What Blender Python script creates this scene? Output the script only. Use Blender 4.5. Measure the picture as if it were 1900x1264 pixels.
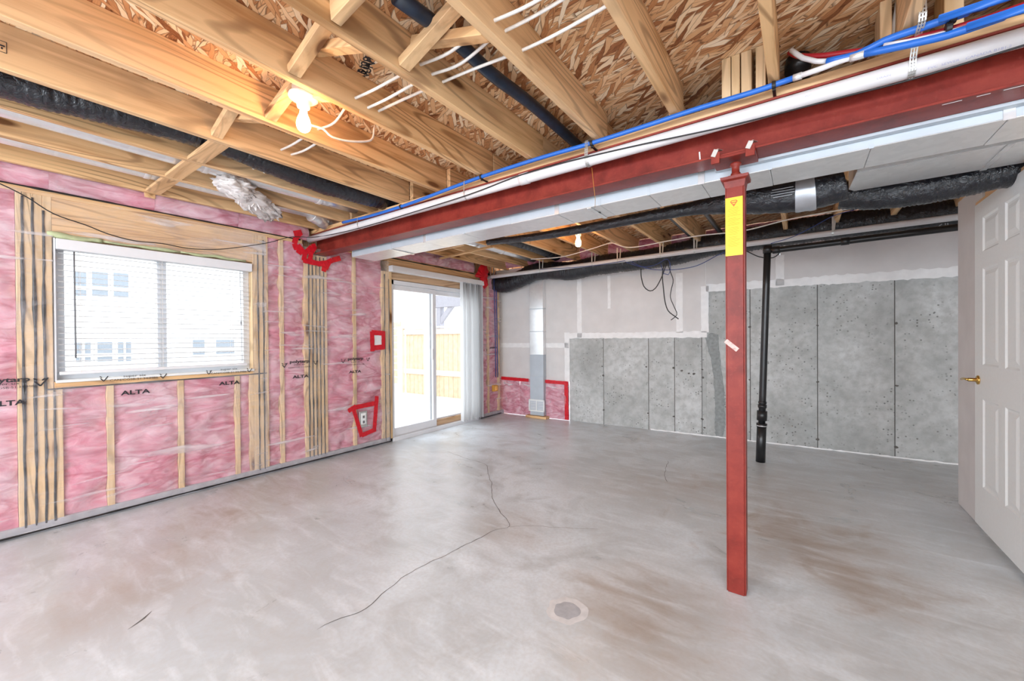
import bpy, bmesh, math, random
from mathutils import Vector, Matrix, noise
random.seed(7)
SC = bpy.context.scene
COL = SC.collection
for o in list(bpy.data.objects):
    bpy.data.objects.remove(o, do_unlink=True)

# ------------------------------------------------------------------ camera
CAM_H = 1.20
YAW, PITCH, ROLL = math.radians(-35.65), math.radians(0.30), math.radians(-0.40)
FPX = 750.0                                   # focal length for a 1900 px wide frame
def cam_rows():
    cy, sy = math.cos(YAW), math.sin(YAW)
    R = Matrix(((cy, -sy, 0), (0, 0, -1), (sy, cy, 0)))
    cp, sp = math.cos(PITCH), math.sin(PITCH)
    P = Matrix(((1, 0, 0), (0, cp, -sp), (0, sp, cp)))
    cr, sr = math.cos(ROLL), math.sin(ROLL)
    Q = Matrix(((cr, -sr, 0), (sr, cr, 0), (0, 0, 1)))
    return Q @ P @ R
RM = cam_rows()
CAMP = Vector((0, 0, CAM_H))
cd = bpy.data.cameras.new('camera'); cam = bpy.data.objects.new('camera', cd); COL.objects.link(cam)
cd.sensor_width = 36.0; cd.lens = 36.0 * FPX / 1900.0; cd.clip_start = 0.02; cd.clip_end = 200
r, d, f = RM[0], RM[1], RM[2]
cam.matrix_world = Matrix(((r[0], -d[0], -f[0], 0), (r[1], -d[1], -f[1], 0), (r[2], -d[2], -f[2], CAM_H), (0, 0, 0, 1)))
SC.camera = cam

# ------------------------------------------------------------------ light
SC.view_settings.view_transform = 'Standard'; SC.view_settings.look = 'None'
SC.view_settings.exposure = 0.42; SC.view_settings.gamma = 1.0
SC.view_settings.use_curve_mapping = False
W = bpy.data.worlds.new('sky'); SC.world = W; W.use_nodes = True
bg = W.node_tree.nodes['Background']; bg.inputs[0].default_value = (0.86, 0.93, 1.0, 1); bg.inputs[1].default_value = 3.1
def area(name, loc, rot, sx, sy, power, col=(1, 1, 1), portal=False):
    l = bpy.data.lights.new(name, 'AREA'); l.shape = 'RECTANGLE'; l.size = sx; l.size_y = sy; l.energy = power; l.color = col
    l.cycles.is_portal = portal
    o = bpy.data.objects.new(name, l); COL.objects.link(o); o.location = loc; o.rotation_euler = rot
    return o
PI = math.pi
area('fill_light_behind', (1.4, -2.2, 2.15), (math.radians(62), 0, math.radians(22)), 2.2, 1.0, 80, (.84, .92, 1.0))  # unseen fill light, added to brighten the room from behind the camera
area('fill_light_left', (-1.6, -2.4, 2.15), (math.radians(58), 0, math.radians(-8)), 2.2, 1.0, 105, (.84, .92, 1.0))  # second added fill light, no fixture stands for it
area('patio_door_portal', (-4.12, 3.8, 0.97), (0, -PI/2, 0), 1.9, 1.6, 1, portal=True)
area('window_portal', (-4.12, 0.97, 1.41), (0, -PI/2, 0), 1.0, 1.25, 1, portal=True)
area('open_back_portal', (-0.3, -2.95, 1.25), (PI/2, 0, 0), 7.4, 2.5, 1, portal=True)

# ------------------------------------------------------------------ helpers
def at(px, py, ax, val):                      # photograph pixel -> the point on the plane ax = val
    v = Vector(((px-950)/FPX, (py-632)/FPX, 1.0))
    dr = RM.transposed() @ v
    i = 'xyz'.index(ax)
    return CAMP + dr*((val-CAMP[i])/dr[i])
TB = math.atan(0.0444); YB0 = 5.375           # the back wall stands very slightly out of square
UB = Vector((math.cos(TB), math.sin(TB), 0)); NB = Vector((math.sin(TB), -math.cos(TB), 0))   # along the wall, and out of it into the room
def wb(u, d, z): return Vector((0, YB0, 0)) + UB*u + NB*d + Vector((0, 0, z))
def atb(px, py, d=0.0):
    v = RM.transposed() @ Vector(((px-950)/FPX, (py-632)/FPX, 1.0))
    p0 = Vector((0, YB0, 0)) + NB*d
    t = (p0-CAMP).dot(NB)/v.dot(NB)
    p = CAMP + v*t
    return ((p-Vector((0, YB0, 0))).dot(UB), p.z)

def tag(o, label=None, cat=None, group=None, kind=None):
    if label: o['label'] = label
    if cat: o['category'] = cat
    if group: o['group'] = group
    if kind: o['kind'] = kind
    return o
def empty(name, loc=(0, 0, 0)):
    o = bpy.data.objects.new(name, None); COL.objects.link(o); o.location = loc; o.empty_display_size = 0.05
    return o
def wloc(o):
    p = Vector(o.location)
    while o.parent: o = o.parent; p += Vector(o.location)
    return p
def mesh(name, verts, faces, mat, parent=None, smooth=False):
    vs = [Vector(v) for v in verts]
    lo = Vector((min(v.x for v in vs), min(v.y for v in vs), min(v.z for v in vs)))
    hi = Vector((max(v.x for v in vs), max(v.y for v in vs), max(v.z for v in vs)))
    c = Vector(((lo.x+hi.x)/2, (lo.y+hi.y)/2, lo.z))
    me = bpy.data.meshes.new(name)
    me.from_pydata([v-c for v in vs], [], faces)
    if smooth: me.polygons.foreach_set('use_smooth', [True]*len(me.polygons))
    if mat: me.materials.append(mat)
    me.update()
    o = bpy.data.objects.new(name, me); COL.objects.link(o)
    if parent: o.parent = parent; o.location = c - wloc(parent)
    else: o.location = c
    return o
class G:                                      # collects simple solids, then builds ONE mesh object
    def __init__(s): s.v = []; s.f = []
    def add(s, vs, fs):
        n = len(s.v); s.v += [Vector(v) for v in vs]; s.f += [tuple(i+n for i in q) for q in fs]; return s
    def box(s, x0, x1, y0, y1, z0, z1, bev=0.0, tr=None):
        bm = bmesh.new(); bmesh.ops.create_cube(bm, size=1)
        for v in bm.verts: v.co = Vector(((x0+x1)/2+v.co.x*(x1-x0), (y0+y1)/2+v.co.y*(y1-y0), (z0+z1)/2+v.co.z*(z1-z0)))
        if bev: bmesh.ops.bevel(bm, geom=bm.edges[:], offset=bev, segments=1, affect='EDGES')
        bm.verts.index_update()
        vs = [tr(v.co) if tr else v.co.copy() for v in bm.verts]; fs = [[v.index for v in q.verts] for q in bm.faces]
        bm.free(); return s.add(vs, fs)
    def bar(s, p0, p1, w, t, side, bev=0.0):  # box from p0 to p1; w measured along 'side', t across both
        p0, p1 = Vector(p0), Vector(p1); a = (p1-p0); L = a.length; a.normalize()
        sd = Vector(side); sd = (sd - a*sd.dot(a)).normalized(); th = a.cross(sd)
        return s.box(0, L, -w/2, w/2, -t/2, t/2, bev, lambda c: p0 + a*c.x + sd*c.y + th*c.z)
    def lathe(s, c, prof, axis=(0, 0, 1), n=24, flip=False):   # prof: (radius, height along axis)
        a = Vector(axis).normalized(); e = Vector((1, 0, 0)) if abs(a.x) < .9 else Vector((0, 1, 0))
        u = a.cross(e).normalized(); w = a.cross(u); c = Vector(c); vs = []; fs = []
        for (rr, h) in prof:
            for k in range(n):
                t = 2*PI*k/n; vs.append(c + a*h + (u*math.cos(t)+w*math.sin(t))*max(rr, 1e-5))
        for i in range(len(prof)-1):
            for k in range(n):
                fs.append((i*n+k, i*n+(k+1) % n, (i+1)*n+(k+1) % n, (i+1)*n+k))
        fs.append(tuple(range(n-1, -1, -1))); m = (len(prof)-1)*n; fs.append(tuple(range(m, m+n)))
        return s.add(vs, fs)
    def tube(s, pts, r, n=10, step=0.0, rf=None, cap=True):
        P = resample(pts, step) if step else [Vector(p) for p in pts]
        T = []
        for i in range(len(P)):
            q = P[min(i+1, len(P)-1)]-P[max(i-1, 0)]; T.append(q.normalized())
        u = T[0].cross(Vector((0, 0, 1)))
        if u.length < 1e-3: u = T[0].cross(Vector((1, 0, 0)))
        u.normalize(); vs = []; fs = []; dist = 0
        for i in range(len(P)):
            u = (u - T[i]*u.dot(T[i])).normalized(); w = T[i].cross(u)
            if i: dist += (P[i]-P[i-1]).length
            for k in range(n):
                t = 2*PI*k/n
                rr = rf(dist, t, P[i]) if rf else r
                vs.append(P[i] + (u*math.cos(t)+w*math.sin(t))*rr)
        for i in range(len(P)-1):
            for k in range(n):
                fs.append((i*n+k, i*n+(k+1) % n, (i+1)*n+(k+1) % n, (i+1)*n+k))
        if cap:
            fs.append(tuple(range(n-1, -1, -1))); m = (len(P)-1)*n; fs.append(tuple(range(m, m+n)))
        return s.add(vs, fs)
    def strip(s, pts, w, t, side):            # flat band along a path
        P = [Vector(p) for p in pts]
        for a, b in zip(P[:-1], P[1:]): s.bar(a, b + (b-a).normalized()*t*.4, w, t, side)
        return s
    def build(s, name, mat, parent=None, smooth=False): return mesh(name, s.v, s.f, mat, parent, smooth)
def resample(pts, step):
    P = [Vector(p) for p in pts]
    if len(P) == 2:
        n = max(2, int((P[1]-P[0]).length/step)); return [P[0].lerp(P[1], i/n) for i in range(n+1)]
    out = []
    for i in range(len(P)-1):
        p0 = P[i-1] if i else P[0]*2-P[1]; p1, p2 = P[i], P[i+1]; p3 = P[i+2] if i+2 < len(P) else P[-1]*2-P[-2]
        n = max(1, int((p2-p1).length/step))
        for k in range(n):
            t = k/n
            out.append(0.5*((2*p1)+(p2-p0)*t+(2*p0-5*p1+4*p2-p3)*t*t+(3*p1-p0-3*p2+p3)*t**3))
    out.append(P[-1]); return out
def box(name, x0, x1, y0, y1, z0, z1, mat, parent=None, bev=0.0): return G().box(x0, x1, y0, y1, z0, z1, bev).build(name, mat, parent)
def boxb(name, u0, u1, d0, d1, z0, z1, mat, parent=None, bev=0.0):
    return G().box(u0, u1, d0, d1, z0, z1, bev, lambda c: wb(c.x, c.y, c.z)).build(name, mat, parent)
def tube(name, pts, r, mat, parent=None, n=10, step=0.03, rf=None):
    return G().tube(pts, r, n, step, rf).build(name, mat, parent, True)
def text(body, loc, size, mat, parent, rot=(PI/2, 0, PI/2), align='CENTER', sx=1.0, bold=0.0):
    cu = bpy.data.curves.new('printed_lettering', 'FONT'); cu.body = body; cu.size = size; cu.align_x = align; cu.align_y = 'CENTER'
    cu.offset = bold; cu.resolution_u = 3
    cu.materials.append(mat)
    o = bpy.data.objects.new('printed_lettering', cu); COL.objects.link(o); o.rotation_euler = rot; o.scale = (sx, 1, 1)
    bpy.context.view_layer.update()
    me = bpy.data.meshes.new_from_object(o.evaluated_get(bpy.context.evaluated_depsgraph_get()))
    bpy.data.objects.remove(o, do_unlink=True); me.name = 'printed_lettering'
    o = bpy.data.objects.new('printed_lettering', me); COL.objects.link(o); o.rotation_euler = rot; o.scale = (sx, 1, 1)
    if parent: o.parent = parent; o.location = Vector(loc)-wloc(parent)
    else: o.location = loc
    return o

# ------------------------------------------------------------------ materials
class NT:
    def __init__(s, name):
        s.m = bpy.data.materials.new(name); s.m.use_nodes = True; s.t = s.m.node_tree; s.n = s.t.nodes; s.l = s.t.links
        s.b = s.n['Principled BSDF']; s.out = s.n['Material Output']
    def new(s, typ, **kw):
        q = s.n.new(typ)
        for k, v in kw.items(): setattr(q, k, v)
        return q
    def put(s, a, b):
        if isinstance(a, (int, float)): b.default_value = a
        elif isinstance(a, tuple): b.default_value = a if len(a) == 4 or b.type == 'VECTOR' else (*a, 1)
        else: s.l.new(a, b)
    def co(s, scale=(1, 1, 1), rot=(0, 0, 0), loc=(0, 0, 0), rnd=True, kind='Object'):
        c = s.new('ShaderNodeTexCoord').outputs[kind]
        if rnd:
            oi = s.new('ShaderNodeObjectInfo'); mu = s.new('ShaderNodeMath', operation='MULTIPLY'); s.put(oi.outputs['Random'], mu.inputs[0]); mu.inputs[1].default_value = 37.0
            ad = s.new('ShaderNodeVectorMath', operation='ADD'); s.put(c, ad.inputs[0]); s.put(mu.outputs[0], ad.inputs[1]); c = ad.outputs[0]
        mp = s.new('ShaderNodeMapping'); s.put(c, mp.inputs[0]); mp.inputs['Scale'].default_value = scale; mp.inputs['Rotation'].default_value = rot; mp.inputs['Location'].default_value = loc
        return mp.outputs[0]
    def noise(s, vec, scale, detail=3, rough=.5, dist=0.0, out='Fac'):
        q = s.new('ShaderNodeTexNoise'); s.put(vec, q.inputs['Vector']); q.inputs['Scale'].default_value = scale; q.inputs['Detail'].default_value = detail
        q.inputs['Roughness'].default_value = rough; q.inputs['Distortion'].default_value = dist; return q.outputs[out]
    def vor(s, vec, scale, feat='F1', dim='3D', metric='EUCLIDEAN'):
        q = s.new('ShaderNodeTexVoronoi', feature=feat, voronoi_dimensions=dim)
        if feat != 'DISTANCE_TO_EDGE': q.distance = metric
        s.put(vec, q.inputs['Vector']); q.inputs['Scale'].default_value = scale; return q
    def ramp(s, fac, stops, interp='LINEAR'):
        q = s.new('ShaderNodeValToRGB'); s.put(fac, q.inputs[0]); e = q.color_ramp.elements; q.color_ramp.interpolation = interp
        while len(e) < len(stops): e.new(.5)
        for i, (p, c) in enumerate(stops):
            e[i].position = p; e[i].color = (c, c, c, 1) if isinstance(c, (int, float)) else (*c, 1)
        return q.outputs[0]
    def mix(s, fac, a, b, mode='MIX'):
        q = s.new('ShaderNodeMix', data_type='RGBA', blend_type=mode); s.put(fac, q.inputs[0]); s.put(a, q.inputs[6]); s.put(b, q.inputs[7]); return q.outputs[2]
    def math(s, op, a, b=0.0, c=None):
        q = s.new('ShaderNodeMath', operation=op); s.put(a, q.inputs[0]); s.put(b, q.inputs[1])
        if c is not None: s.put(c, q.inputs[2])
        return q.outputs[0]
    def bump(s, h, strength=.3, dist=.01):
        q = s.new('ShaderNodeBump'); s.put(h, q.inputs['Height']); q.inputs['Strength'].default_value = strength; q.inputs['Distance'].default_value = dist
        s.l.new(q.outputs[0], s.b.inputs['Normal']); return q.outputs[0]
    def set(s, col=None, rough=None, metal=None, spec=None):
        if col is not None: s.put(col, s.b.inputs['Base Color'])
        if rough is not None: s.put(rough, s.b.inputs['Roughness'])
        if metal is not None: s.put(metal, s.b.inputs['Metallic'])
        if spec is not None: s.put(spec, s.b.inputs['Specular IOR Level'])
        return s.m
def plain(name, col, rough=.5, metal=0.0, bump=0.0, bscale=40, var=0.08):
    t = NT(name); c = t.co(); n = t.noise(c, bscale, 3)
    k = t.ramp(n, [(.3, tuple(x*(1-var) for x in col)), (.7, tuple(min(1, x*(1+var)) for x in col))])
    if bump: t.bump(n, bump, .004)
    return t.set(k, rough, metal)
def wood(name, axis, light=(.78, .49, .24), dark=(.52, .26, .10), rough=.62):
    t = NT(name); i = 'xyz'.index(axis)
    def sc(l, w): return tuple(l if k == i else w for k in range(3))
    n1 = t.noise(t.co(sc(.7, 13)), 2.2, 4, .6, .4)
    base = t.ramp(n1, [(.28, dark), (.52, light), (.8, tuple(min(1, x*1.1) for x in light))])
    g = t.noise(t.co(sc(.38, 3.2)), 1.6, 1.5, .4, .25)
    s1 = t.math('SINE', t.math('MULTIPLY', g, 95.0))
    line = t.ramp(s1, [(.35, 0.0), (1.0, .85)])
    lowf = t.ramp(t.noise(t.co((.9, .9, .9)), 1.3, 1), [(.36, .12), (.56, 1.0)])
    base = t.mix(t.math('MULTIPLY', line, lowf), base, tuple(x*.62 for x in dark))
    big = t.noise(t.co((.8, .8, .8), loc=(3, 1, 7)), 1.1, 1)
    base = t.mix(t.ramp(big, [(.35, 0.0), (.7, .35)]), base, (.86, .66, .45))
    v = t.vor(t.co(sc(2.0, 7.5)), 1.0)
    kn = t.ramp(v.outputs['Distance'], [(.10, 1.0), (.17, 0.0)])
    halo = t.ramp(v.outputs['Distance'], [(.12, .6), (.42, 0.0)])
    sepc = t.new('ShaderNodeSeparateColor'); t.put(v.outputs['Color'], sepc.inputs[0])
    on = t.ramp(sepc.outputs[0], [(.42, 0.0), (.45, 1.0)])
    base = t.mix(t.math('MULTIPLY', halo, on), base, (.50, .26, .10))
    base = t.mix(t.math('MULTIPLY', kn, on), base, (.17, .07, .025))
    t.bump(n1, .12, .003)
    return t.set(base, rough, spec=.3)
M = {}
M['wood_x'] = wood('wood_x', 'x'); M['wood_y'] = wood('wood_y', 'y'); M['wood_z'] = wood('wood_z', 'z', (.76, .54, .31), (.6, .38, .18))
M['wood_dark'] = wood('wood_dark', 'y', (.55, .36, .22), (.36, .2, .1))
def osb():
    t = NT('strand_board'); col = None; hh = None
    lay = [(0.05, 4.6, 46, 0), (-0.26, 5.5, 50, 5), (0.33, 5.2, 50, 11), (0.85, 7.5, 54, 23)]
    pal = [(.0, (.21, .07, .025)), (.15, (.44, .18, .07)), (.36, (.66, .34, .155)), (.62, (.80, .50, .27)), (.85, (.90, .66, .42)), (1.0, (.95, .80, .60))]
    for k, (a, sl, sw, off) in enumerate(lay):
        v0 = t.co((1, 1, 1), rnd=False)
        w = t.new('ShaderNodeVectorMath', operation='ADD')
        nn = t.new('ShaderNodeVectorMath', operation='SCALE'); t.put(t.noise(v0, 9, 2, out='Color'), nn.inputs[0]); nn.inputs['Scale'].default_value = .035
        t.put(v0, w.inputs[0]); t.put(nn.outputs[0], w.inputs[1])
        mp = t.new('ShaderNodeMapping'); t.put(w.outputs[0], mp.inputs[0]); mp.inputs['Rotation'].default_value = (0, 0, a); mp.inputs['Location'].default_value = (off, off*1.7, 0)
        m2 = t.new('ShaderNodeMapping'); t.put(mp.outputs[0], m2.inputs[0]); m2.inputs['Scale'].default_value = (sl, sw, 1)
        v = t.vor(m2.outputs[0], 1.0, 'F1', '2D', 'EUCLIDEAN'); sp = t.new('ShaderNodeSeparateColor'); t.put(v.outputs['Color'], sp.inputs[0])
        e = t.vor(m2.outputs[0], 1.0, 'DISTANCE_TO_EDGE', '2D')
        fib = t.noise(m2.outputs[0], 6, 2)
        val = t.math('ADD', sp.outputs[0], t.math('MULTIPLY', t.math('SUBTRACT', fib, .5), .35))
        c = t.ramp(val, pal)
        c = t.mix(t.ramp(e.outputs['Distance'], [(.0, .85), (.09, 0.0)]), c, (.13, .05, .02))
        h = t.math('ADD', sp.outputs[1], t.ramp(e.outputs['Distance'], [(0, -.5), (.1, 0.0)]))
        if col is None: col, hh = c, h
        else:
            on = t.ramp(sp.outputs[2], [(.56, 0.0), (.57, 1.0)]); col = t.mix(on, col, c)
            hh = t.math('ADD', t.math('MULTIPLY', hh, t.math('SUBTRACT', 1.0, on)), t.math('MULTIPLY', on, t.math('ADD', h, .6)))
    t.bump(hh, .55, .004)
    return t.set(col, .6, spec=.3)
M['osb'] = osb()
def floor_mat():
    t = NT('slab_concrete'); c = t.co(rnd=False)
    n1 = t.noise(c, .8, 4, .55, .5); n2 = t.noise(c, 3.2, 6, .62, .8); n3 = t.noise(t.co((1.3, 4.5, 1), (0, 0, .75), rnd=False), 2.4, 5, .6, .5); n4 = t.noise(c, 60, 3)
    col = t.ramp(n1, [(.34, (.52, .555, .58)), (.5, (.66, .71, .75)), (.66, (.75, .80, .85))])
    col = t.mix(t.ramp(n2, [(.36, .75), (.58, 0.0)]), col, (.46, .475, .48))
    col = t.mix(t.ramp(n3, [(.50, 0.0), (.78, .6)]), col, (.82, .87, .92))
    col = t.mix(t.ramp(n4, [(.35, .22), (.6, 0.0)]), col, (.46, .45, .43))
    # brownish stains with a place of their own
    geo = t.new('ShaderNodeNewGeometry').outputs['Position']
    for (x, y, r, s) in ((.05, 2.9, .55, .75), (-.62, 1.86, .42, .6), (-.45, 1.55, .35, .5), (-2.95, .75, .6, .45), (-3.5, 1.5, .8, .5), (.25, 2.5, .3, .6), (-.2, 3.6, .8, .4), (-1.55, 2.05, .35, .4), (-1.0, 3.3, .7, .35), (-.1, 1.2, .25, .5), (-2.6, .4, .5, .4)):
        ds = t.new('ShaderNodeVectorMath', operation='DISTANCE'); t.put(geo, ds.inputs[0]); ds.inputs[1].default_value = (x, y, 0)
        k = t.math('SUBTRACT', ds.outputs['Value'], t.math('MULTIPLY', t.math('SUBTRACT', n2, .5), r*2.2))
        k = t.ramp(t.math('DIVIDE', k, r), [(.25, min(1, s*1.35)), (1.0, 0.0)])
        k = t.math('MULTIPLY', k, t.ramp(n3, [(.3, 1.0), (.7, .35)]))
        col = t.mix(k, col, (.36, .29, .235))
    t.bump(t.math('ADD', n2, t.math('MULTIPLY', n4, .25)), .12, .004)
    return t.set(col, t.ramp(n2, [(.3, .26), (.7, .42)]), spec=.5)
M['floor'] = floor_mat()
def conc():
    t = NT('wall_concrete'); c = t.co(rnd=True)
    n1 = t.noise(c, 1.6, 5, .6, .3); n2 = t.noise(c, 14, 4, .6)
    col = t.ramp(n1, [(.3, (.38, .39, .38)), (.5, (.51, .52, .51)), (.7, (.64, .65, .645))])
    col = t.mix(t.ramp(n2, [(.35, .45), (.6, 0.0)]), col, (.29, .29, .275))
    v = t.vor(t.co(rnd=True), 36); sp = t.new('ShaderNodeSeparateColor'); t.put(v.outputs['Color'], sp.inputs[0])
    pit = t.math('MULTIPLY', t.ramp(v.outputs['Distance'], [(.18, 1.0), (.32, 0.0)]), t.ramp(sp.outputs[0], [(.60, 0.0), (.64, 1.0)]))
    pit = t.math('MULTIPLY', pit, t.ramp(t.noise(c, 3, 2), [(.42, 0.0), (.58, 1.0)]))
    col = t.mix(t.math('MULTIPLY', pit, .8), col, (.13, .13, .12))
    t.bump(t.math('SUBTRACT', t.math('MULTIPLY', n2, .4), pit), .4, .004)
    return t.set(col, .8, spec=.25)
M['concrete'] = conc()
M['parge'] = plain('parge', (.27, .285, .28), .85, 0, .3, 30, .18)
M['crack'] = plain('crack', (.13, .12, .11), .9)
M['drywall'] = plain('drywall', (.68, .655, .645), .8, 0, .05, 5, .05)
M['mud'] = plain('joint_compound', (.85, .84, .835), .8, 0, .15, 14, .05)
def pink():
    t = NT('fibreglass_pink'); c = t.co((1, 1, 2.2)); n = t.noise(c, 4.5, 5, .62, .9); n2 = t.noise(t.co((1, 1, 1)), 2.0, 2)
    col = t.ramp(n, [(.27, (.38, .08, .13)), (.40, (.62, .25, .32)), (.55, (.75, .45, .52)), (.76, (.86, .67, .73))])
    col = t.mix(t.ramp(n2, [(.4, 0.0), (.7, .5)]), col, (.70, .22, .30))
    cr = t.noise(t.co((1, .8, 2.4)), 2.6, 3, .55, .7)
    col = t.mix(t.ramp(cr, [(.455, 0.0), (.495, .5), (.51, .5), (.56, 0.0)]), col, (.42, .07, .12))  # dark crease lines: the shade in the folds painted into the batt colour
    t.bump(n, .5, .02); return t.set(col, .95, spec=.1)
M['pink'] = pink()
def poly():
    t = NT('clear_poly_sheet'); c = t.co((1, 1, 1), rnd=False)
    n = t.noise(t.co((3, 1.2, 3.2), (.5, 0, 0), rnd=False), 3.0, 4, .6, 1.6); n2 = t.noise(c, 2.2, 3)
    t.bump(n, .55, .03); t.set((.86, .83, .86), .13, spec=.6)
    tr = t.new('ShaderNodeBsdfTransparent'); mx = t.new('ShaderNodeMixShader')
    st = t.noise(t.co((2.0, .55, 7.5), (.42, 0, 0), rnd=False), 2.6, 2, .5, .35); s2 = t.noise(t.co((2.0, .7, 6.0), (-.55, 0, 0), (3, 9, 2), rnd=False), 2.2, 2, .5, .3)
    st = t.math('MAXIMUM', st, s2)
    fac = t.math('ADD', t.math('ADD', t.ramp(n, [(.4, .07), (.75, .24)]), t.ramp(n2, [(.45, 0.0), (.75, .16)])), t.ramp(st, [(.64, 0.0), (.70, .34), (.80, .5)]))  # pale fold streaks: wrinkle highlights painted in as extra opacity
    t.put(fac, mx.inputs[0]); t.l.new(tr.outputs[0], mx.inputs[1]); t.l.new(t.b.outputs[0], mx.inputs[2]); t.l.new(mx.outputs[0], t.out.inputs[0]); return t.m
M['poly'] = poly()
def glass():
    t = NT('clear_glass'); t.set((1, 1, 1), .02, spec=.5)
    tr = t.new('ShaderNodeBsdfTransparent'); tr.inputs[0].default_value = (.97, .98, .98, 1); gl = t.new('ShaderNodeBsdfGlossy'); gl.inputs['Roughness'].default_value = .02
    fr = t.new('ShaderNodeFresnel'); fr.inputs[0].default_value = 1.45; mx = t.new('ShaderNodeMixShader')
    ge = t.new('ShaderNodeNewGeometry'); t.put(t.math('MULTIPLY', fr.outputs[0], t.math('SUBTRACT', 1.0, ge.outputs['Backfacing'])), mx.inputs[0]); t.l.new(tr.outputs[0], mx.inputs[1]); t.l.new(gl.outputs[0], mx.inputs[2]); t.l.new(mx.outputs[0], t.out.inputs[0]); return t.m
M['glass'] = glass()
def steel_red():
    t = NT('red_oxide_steel'); c = t.co((1, 1, 1)); n = t.noise(c, 7, 5, .65, .3); n2 = t.noise(c, 60, 2)
    col = t.ramp(n, [(.3, (.14, .015, .010)), (.5, (.22, .026, .018)), (.75, (.29, .044, .028))])
    col = t.mix(t.ramp(n2, [(.6, 0.0), (.75, .12)]), col, (.45, .14, .10))
    t.bump(n2, .05, .002); return t.set(col, .42, spec=.3)
M['red_steel'] = steel_red()
M['red_dark'] = plain('red_oxide_edge', (.30, .045, .03), .5, 0, .1, 30, .2)
def galv(name, col=(.72, .74, .76), rough=.32):
    t = NT(name); c = t.co(); v = t.vor(c, 30); n = t.noise(c, 1.2, 3)
    sp = t.new('ShaderNodeSeparateColor'); t.put(v.outputs['Color'], sp.inputs[0])
    k = t.mix(t.math('MULTIPLY', sp.outputs[0], .25), col, tuple(x*.72 for x in col))
    t.bump(n, .05, .02); return t.set(k, t.ramp(n, [(.3, rough*.8), (.7, rough*1.25)]), .55)
M['galv'] = galv('galvanised_sheet', (.88, .885, .885), .36); M['galv_bright'] = galv('bright_aluminium', (.86, .87, .88), .22)
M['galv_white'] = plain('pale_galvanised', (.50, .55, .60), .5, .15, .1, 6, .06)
M['strap'] = plain('strap_steel', (.62, .62, .60), .4, .8)
def flexmat():
    t = NT('black_duct_film'); n = t.noise(t.co((1, 1, 1)), 26, 4, .65, 1.2); n2 = t.noise(t.co((1, 1, 1)), 5, 2)
    t.bump(t.math('ADD', n, n2), .55, .02)
    return t.set(t.ramp(n, [(.4, (.005, .006, .010)), (.8, (.018, .02, .028))]), .14, spec=.7)
M['flex'] = flexmat()
M['abs'] = plain('black_abs', (.012, .012, .013), .32, 0, .05, 20)
M['navy'] = plain('blue_black_pipe', (.012, .025, .05), .35, 0, .1, 20, .4)
M['pvc'] = plain('white_pvc', (.70, .68, .69), .35, 0, 0, 8, .03)
M['white_paint'] = plain('white_paint', (.84, .86, .85), .42, 0, .04, 60, .015)
M['vinyl'] = plain('white_vinyl', (.78, .79, .82), .4, 0, 0, 10, .03)
M['blind'] = plain('blind_white', (.80, .80, .82), .5, 0, 0, 10, .02)
def vane_mat():
    t = NT('blind_slat'); t.set((.80, .80, .81), .5); tl = t.new('ShaderNodeBsdfTranslucent'); tl.inputs[0].default_value = (.85, .85, .85, 1)
    mx = t.new('ShaderNodeMixShader'); mx.inputs[0].default_value = .3; t.l.new(t.b.outputs[0], mx.inputs[1]); t.l.new(tl.outputs[0], mx.inputs[2]); t.l.new(mx.outputs[0], t.out.inputs[0]); return t.m
M['slat'] = vane_mat()
M['grey'] = plain('grey_plastic', (.16, .16, .17), .5)
M['black'] = plain('black_sealant', (.012, .012, .013), .4, 0, .3, 60)
M['scrap'] = plain('faded_sticker', (.62, .40, .37), .6, 0, .3, 60, .35)
M['ink'] = plain('black_ink', (.02, .02, .025), .6)
M['cable_black'] = plain('black_cable', (.012, .012, .013), .45)
M['cable_white'] = plain('white_cable', (.80, .75, .70), .5)
M['blue'] = plain('blue_pipe', (.02, .14, .55), .35, 0, 0, 10, .08)
M['blue_cable'] = plain('blue_cable', (.02, .045, .20), .45)
M['red_pipe'] = plain('red_pipe', (.33, .012, .02), .35)
M['tape'] = plain('red_tape', (.62, .008, .02), .35, 0, .25, 40, .15)
M['brass'] = plain('brass', (.70, .44, .12), .22, 1.0)
M['yellow'] = plain('yellow_paper', (.86, .60, .03), .5, 0, 0, 12, .06)
M['orange'] = plain('orange_print', (.75, .13, .02), .5)
M['paper_ink'] = plain('olive_print', (.42, .30, .02), .6)
M['silver_tape'] = plain('silver_tape', (.50, .52, .56), .3, .6, .3, 20, .1)
M['grey_print'] = plain('grey_print', (.35, .36, .38), .6)
M['blue_print'] = plain('pale_blue_print', (.42, .42, .60), .6)
M['porcelain'] = plain('porcelain', (.85, .83, .80), .25)
M['hem'] = plain('grey_poly_hem', (.40, .39, .42), .35, 0, .5, 18, .15)
M['foam'] = plain('green_foam', (.48, .52, .30), .85, 0, .5, 30, .12)
M['ylw_box'] = plain('orange_box', (.62, .30, .05), .6)
M['patch'] = plain('floor_patch_grey', (.42, .42, .44), .7, 0, .1, 40, .08)
M['patch_rim'] = plain('floor_patch_pale', (.66, .65, .65), .7, 0, .2, 30, .08)
M['siding'] = plain('pale_siding', (.86, .85, .83), .8)
M['dark_glass'] = plain('far_pane', (.26, .29, .33), .35)
M['fence'] = plain('fence_wood', (.66, .50, .34), .8, 0, .2, 10, .15)
M['fence_pale'] = plain('fence_rail_wood', (.78, .68, .56), .8, 0, .2, 10, .1)
M['pergola'] = plain('grey_timber', (.33, .32, .36), .8)
M['patio'] = plain('patio_concrete', (.66, .64, .62), .9, 0, .2, 8, .08)
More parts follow.
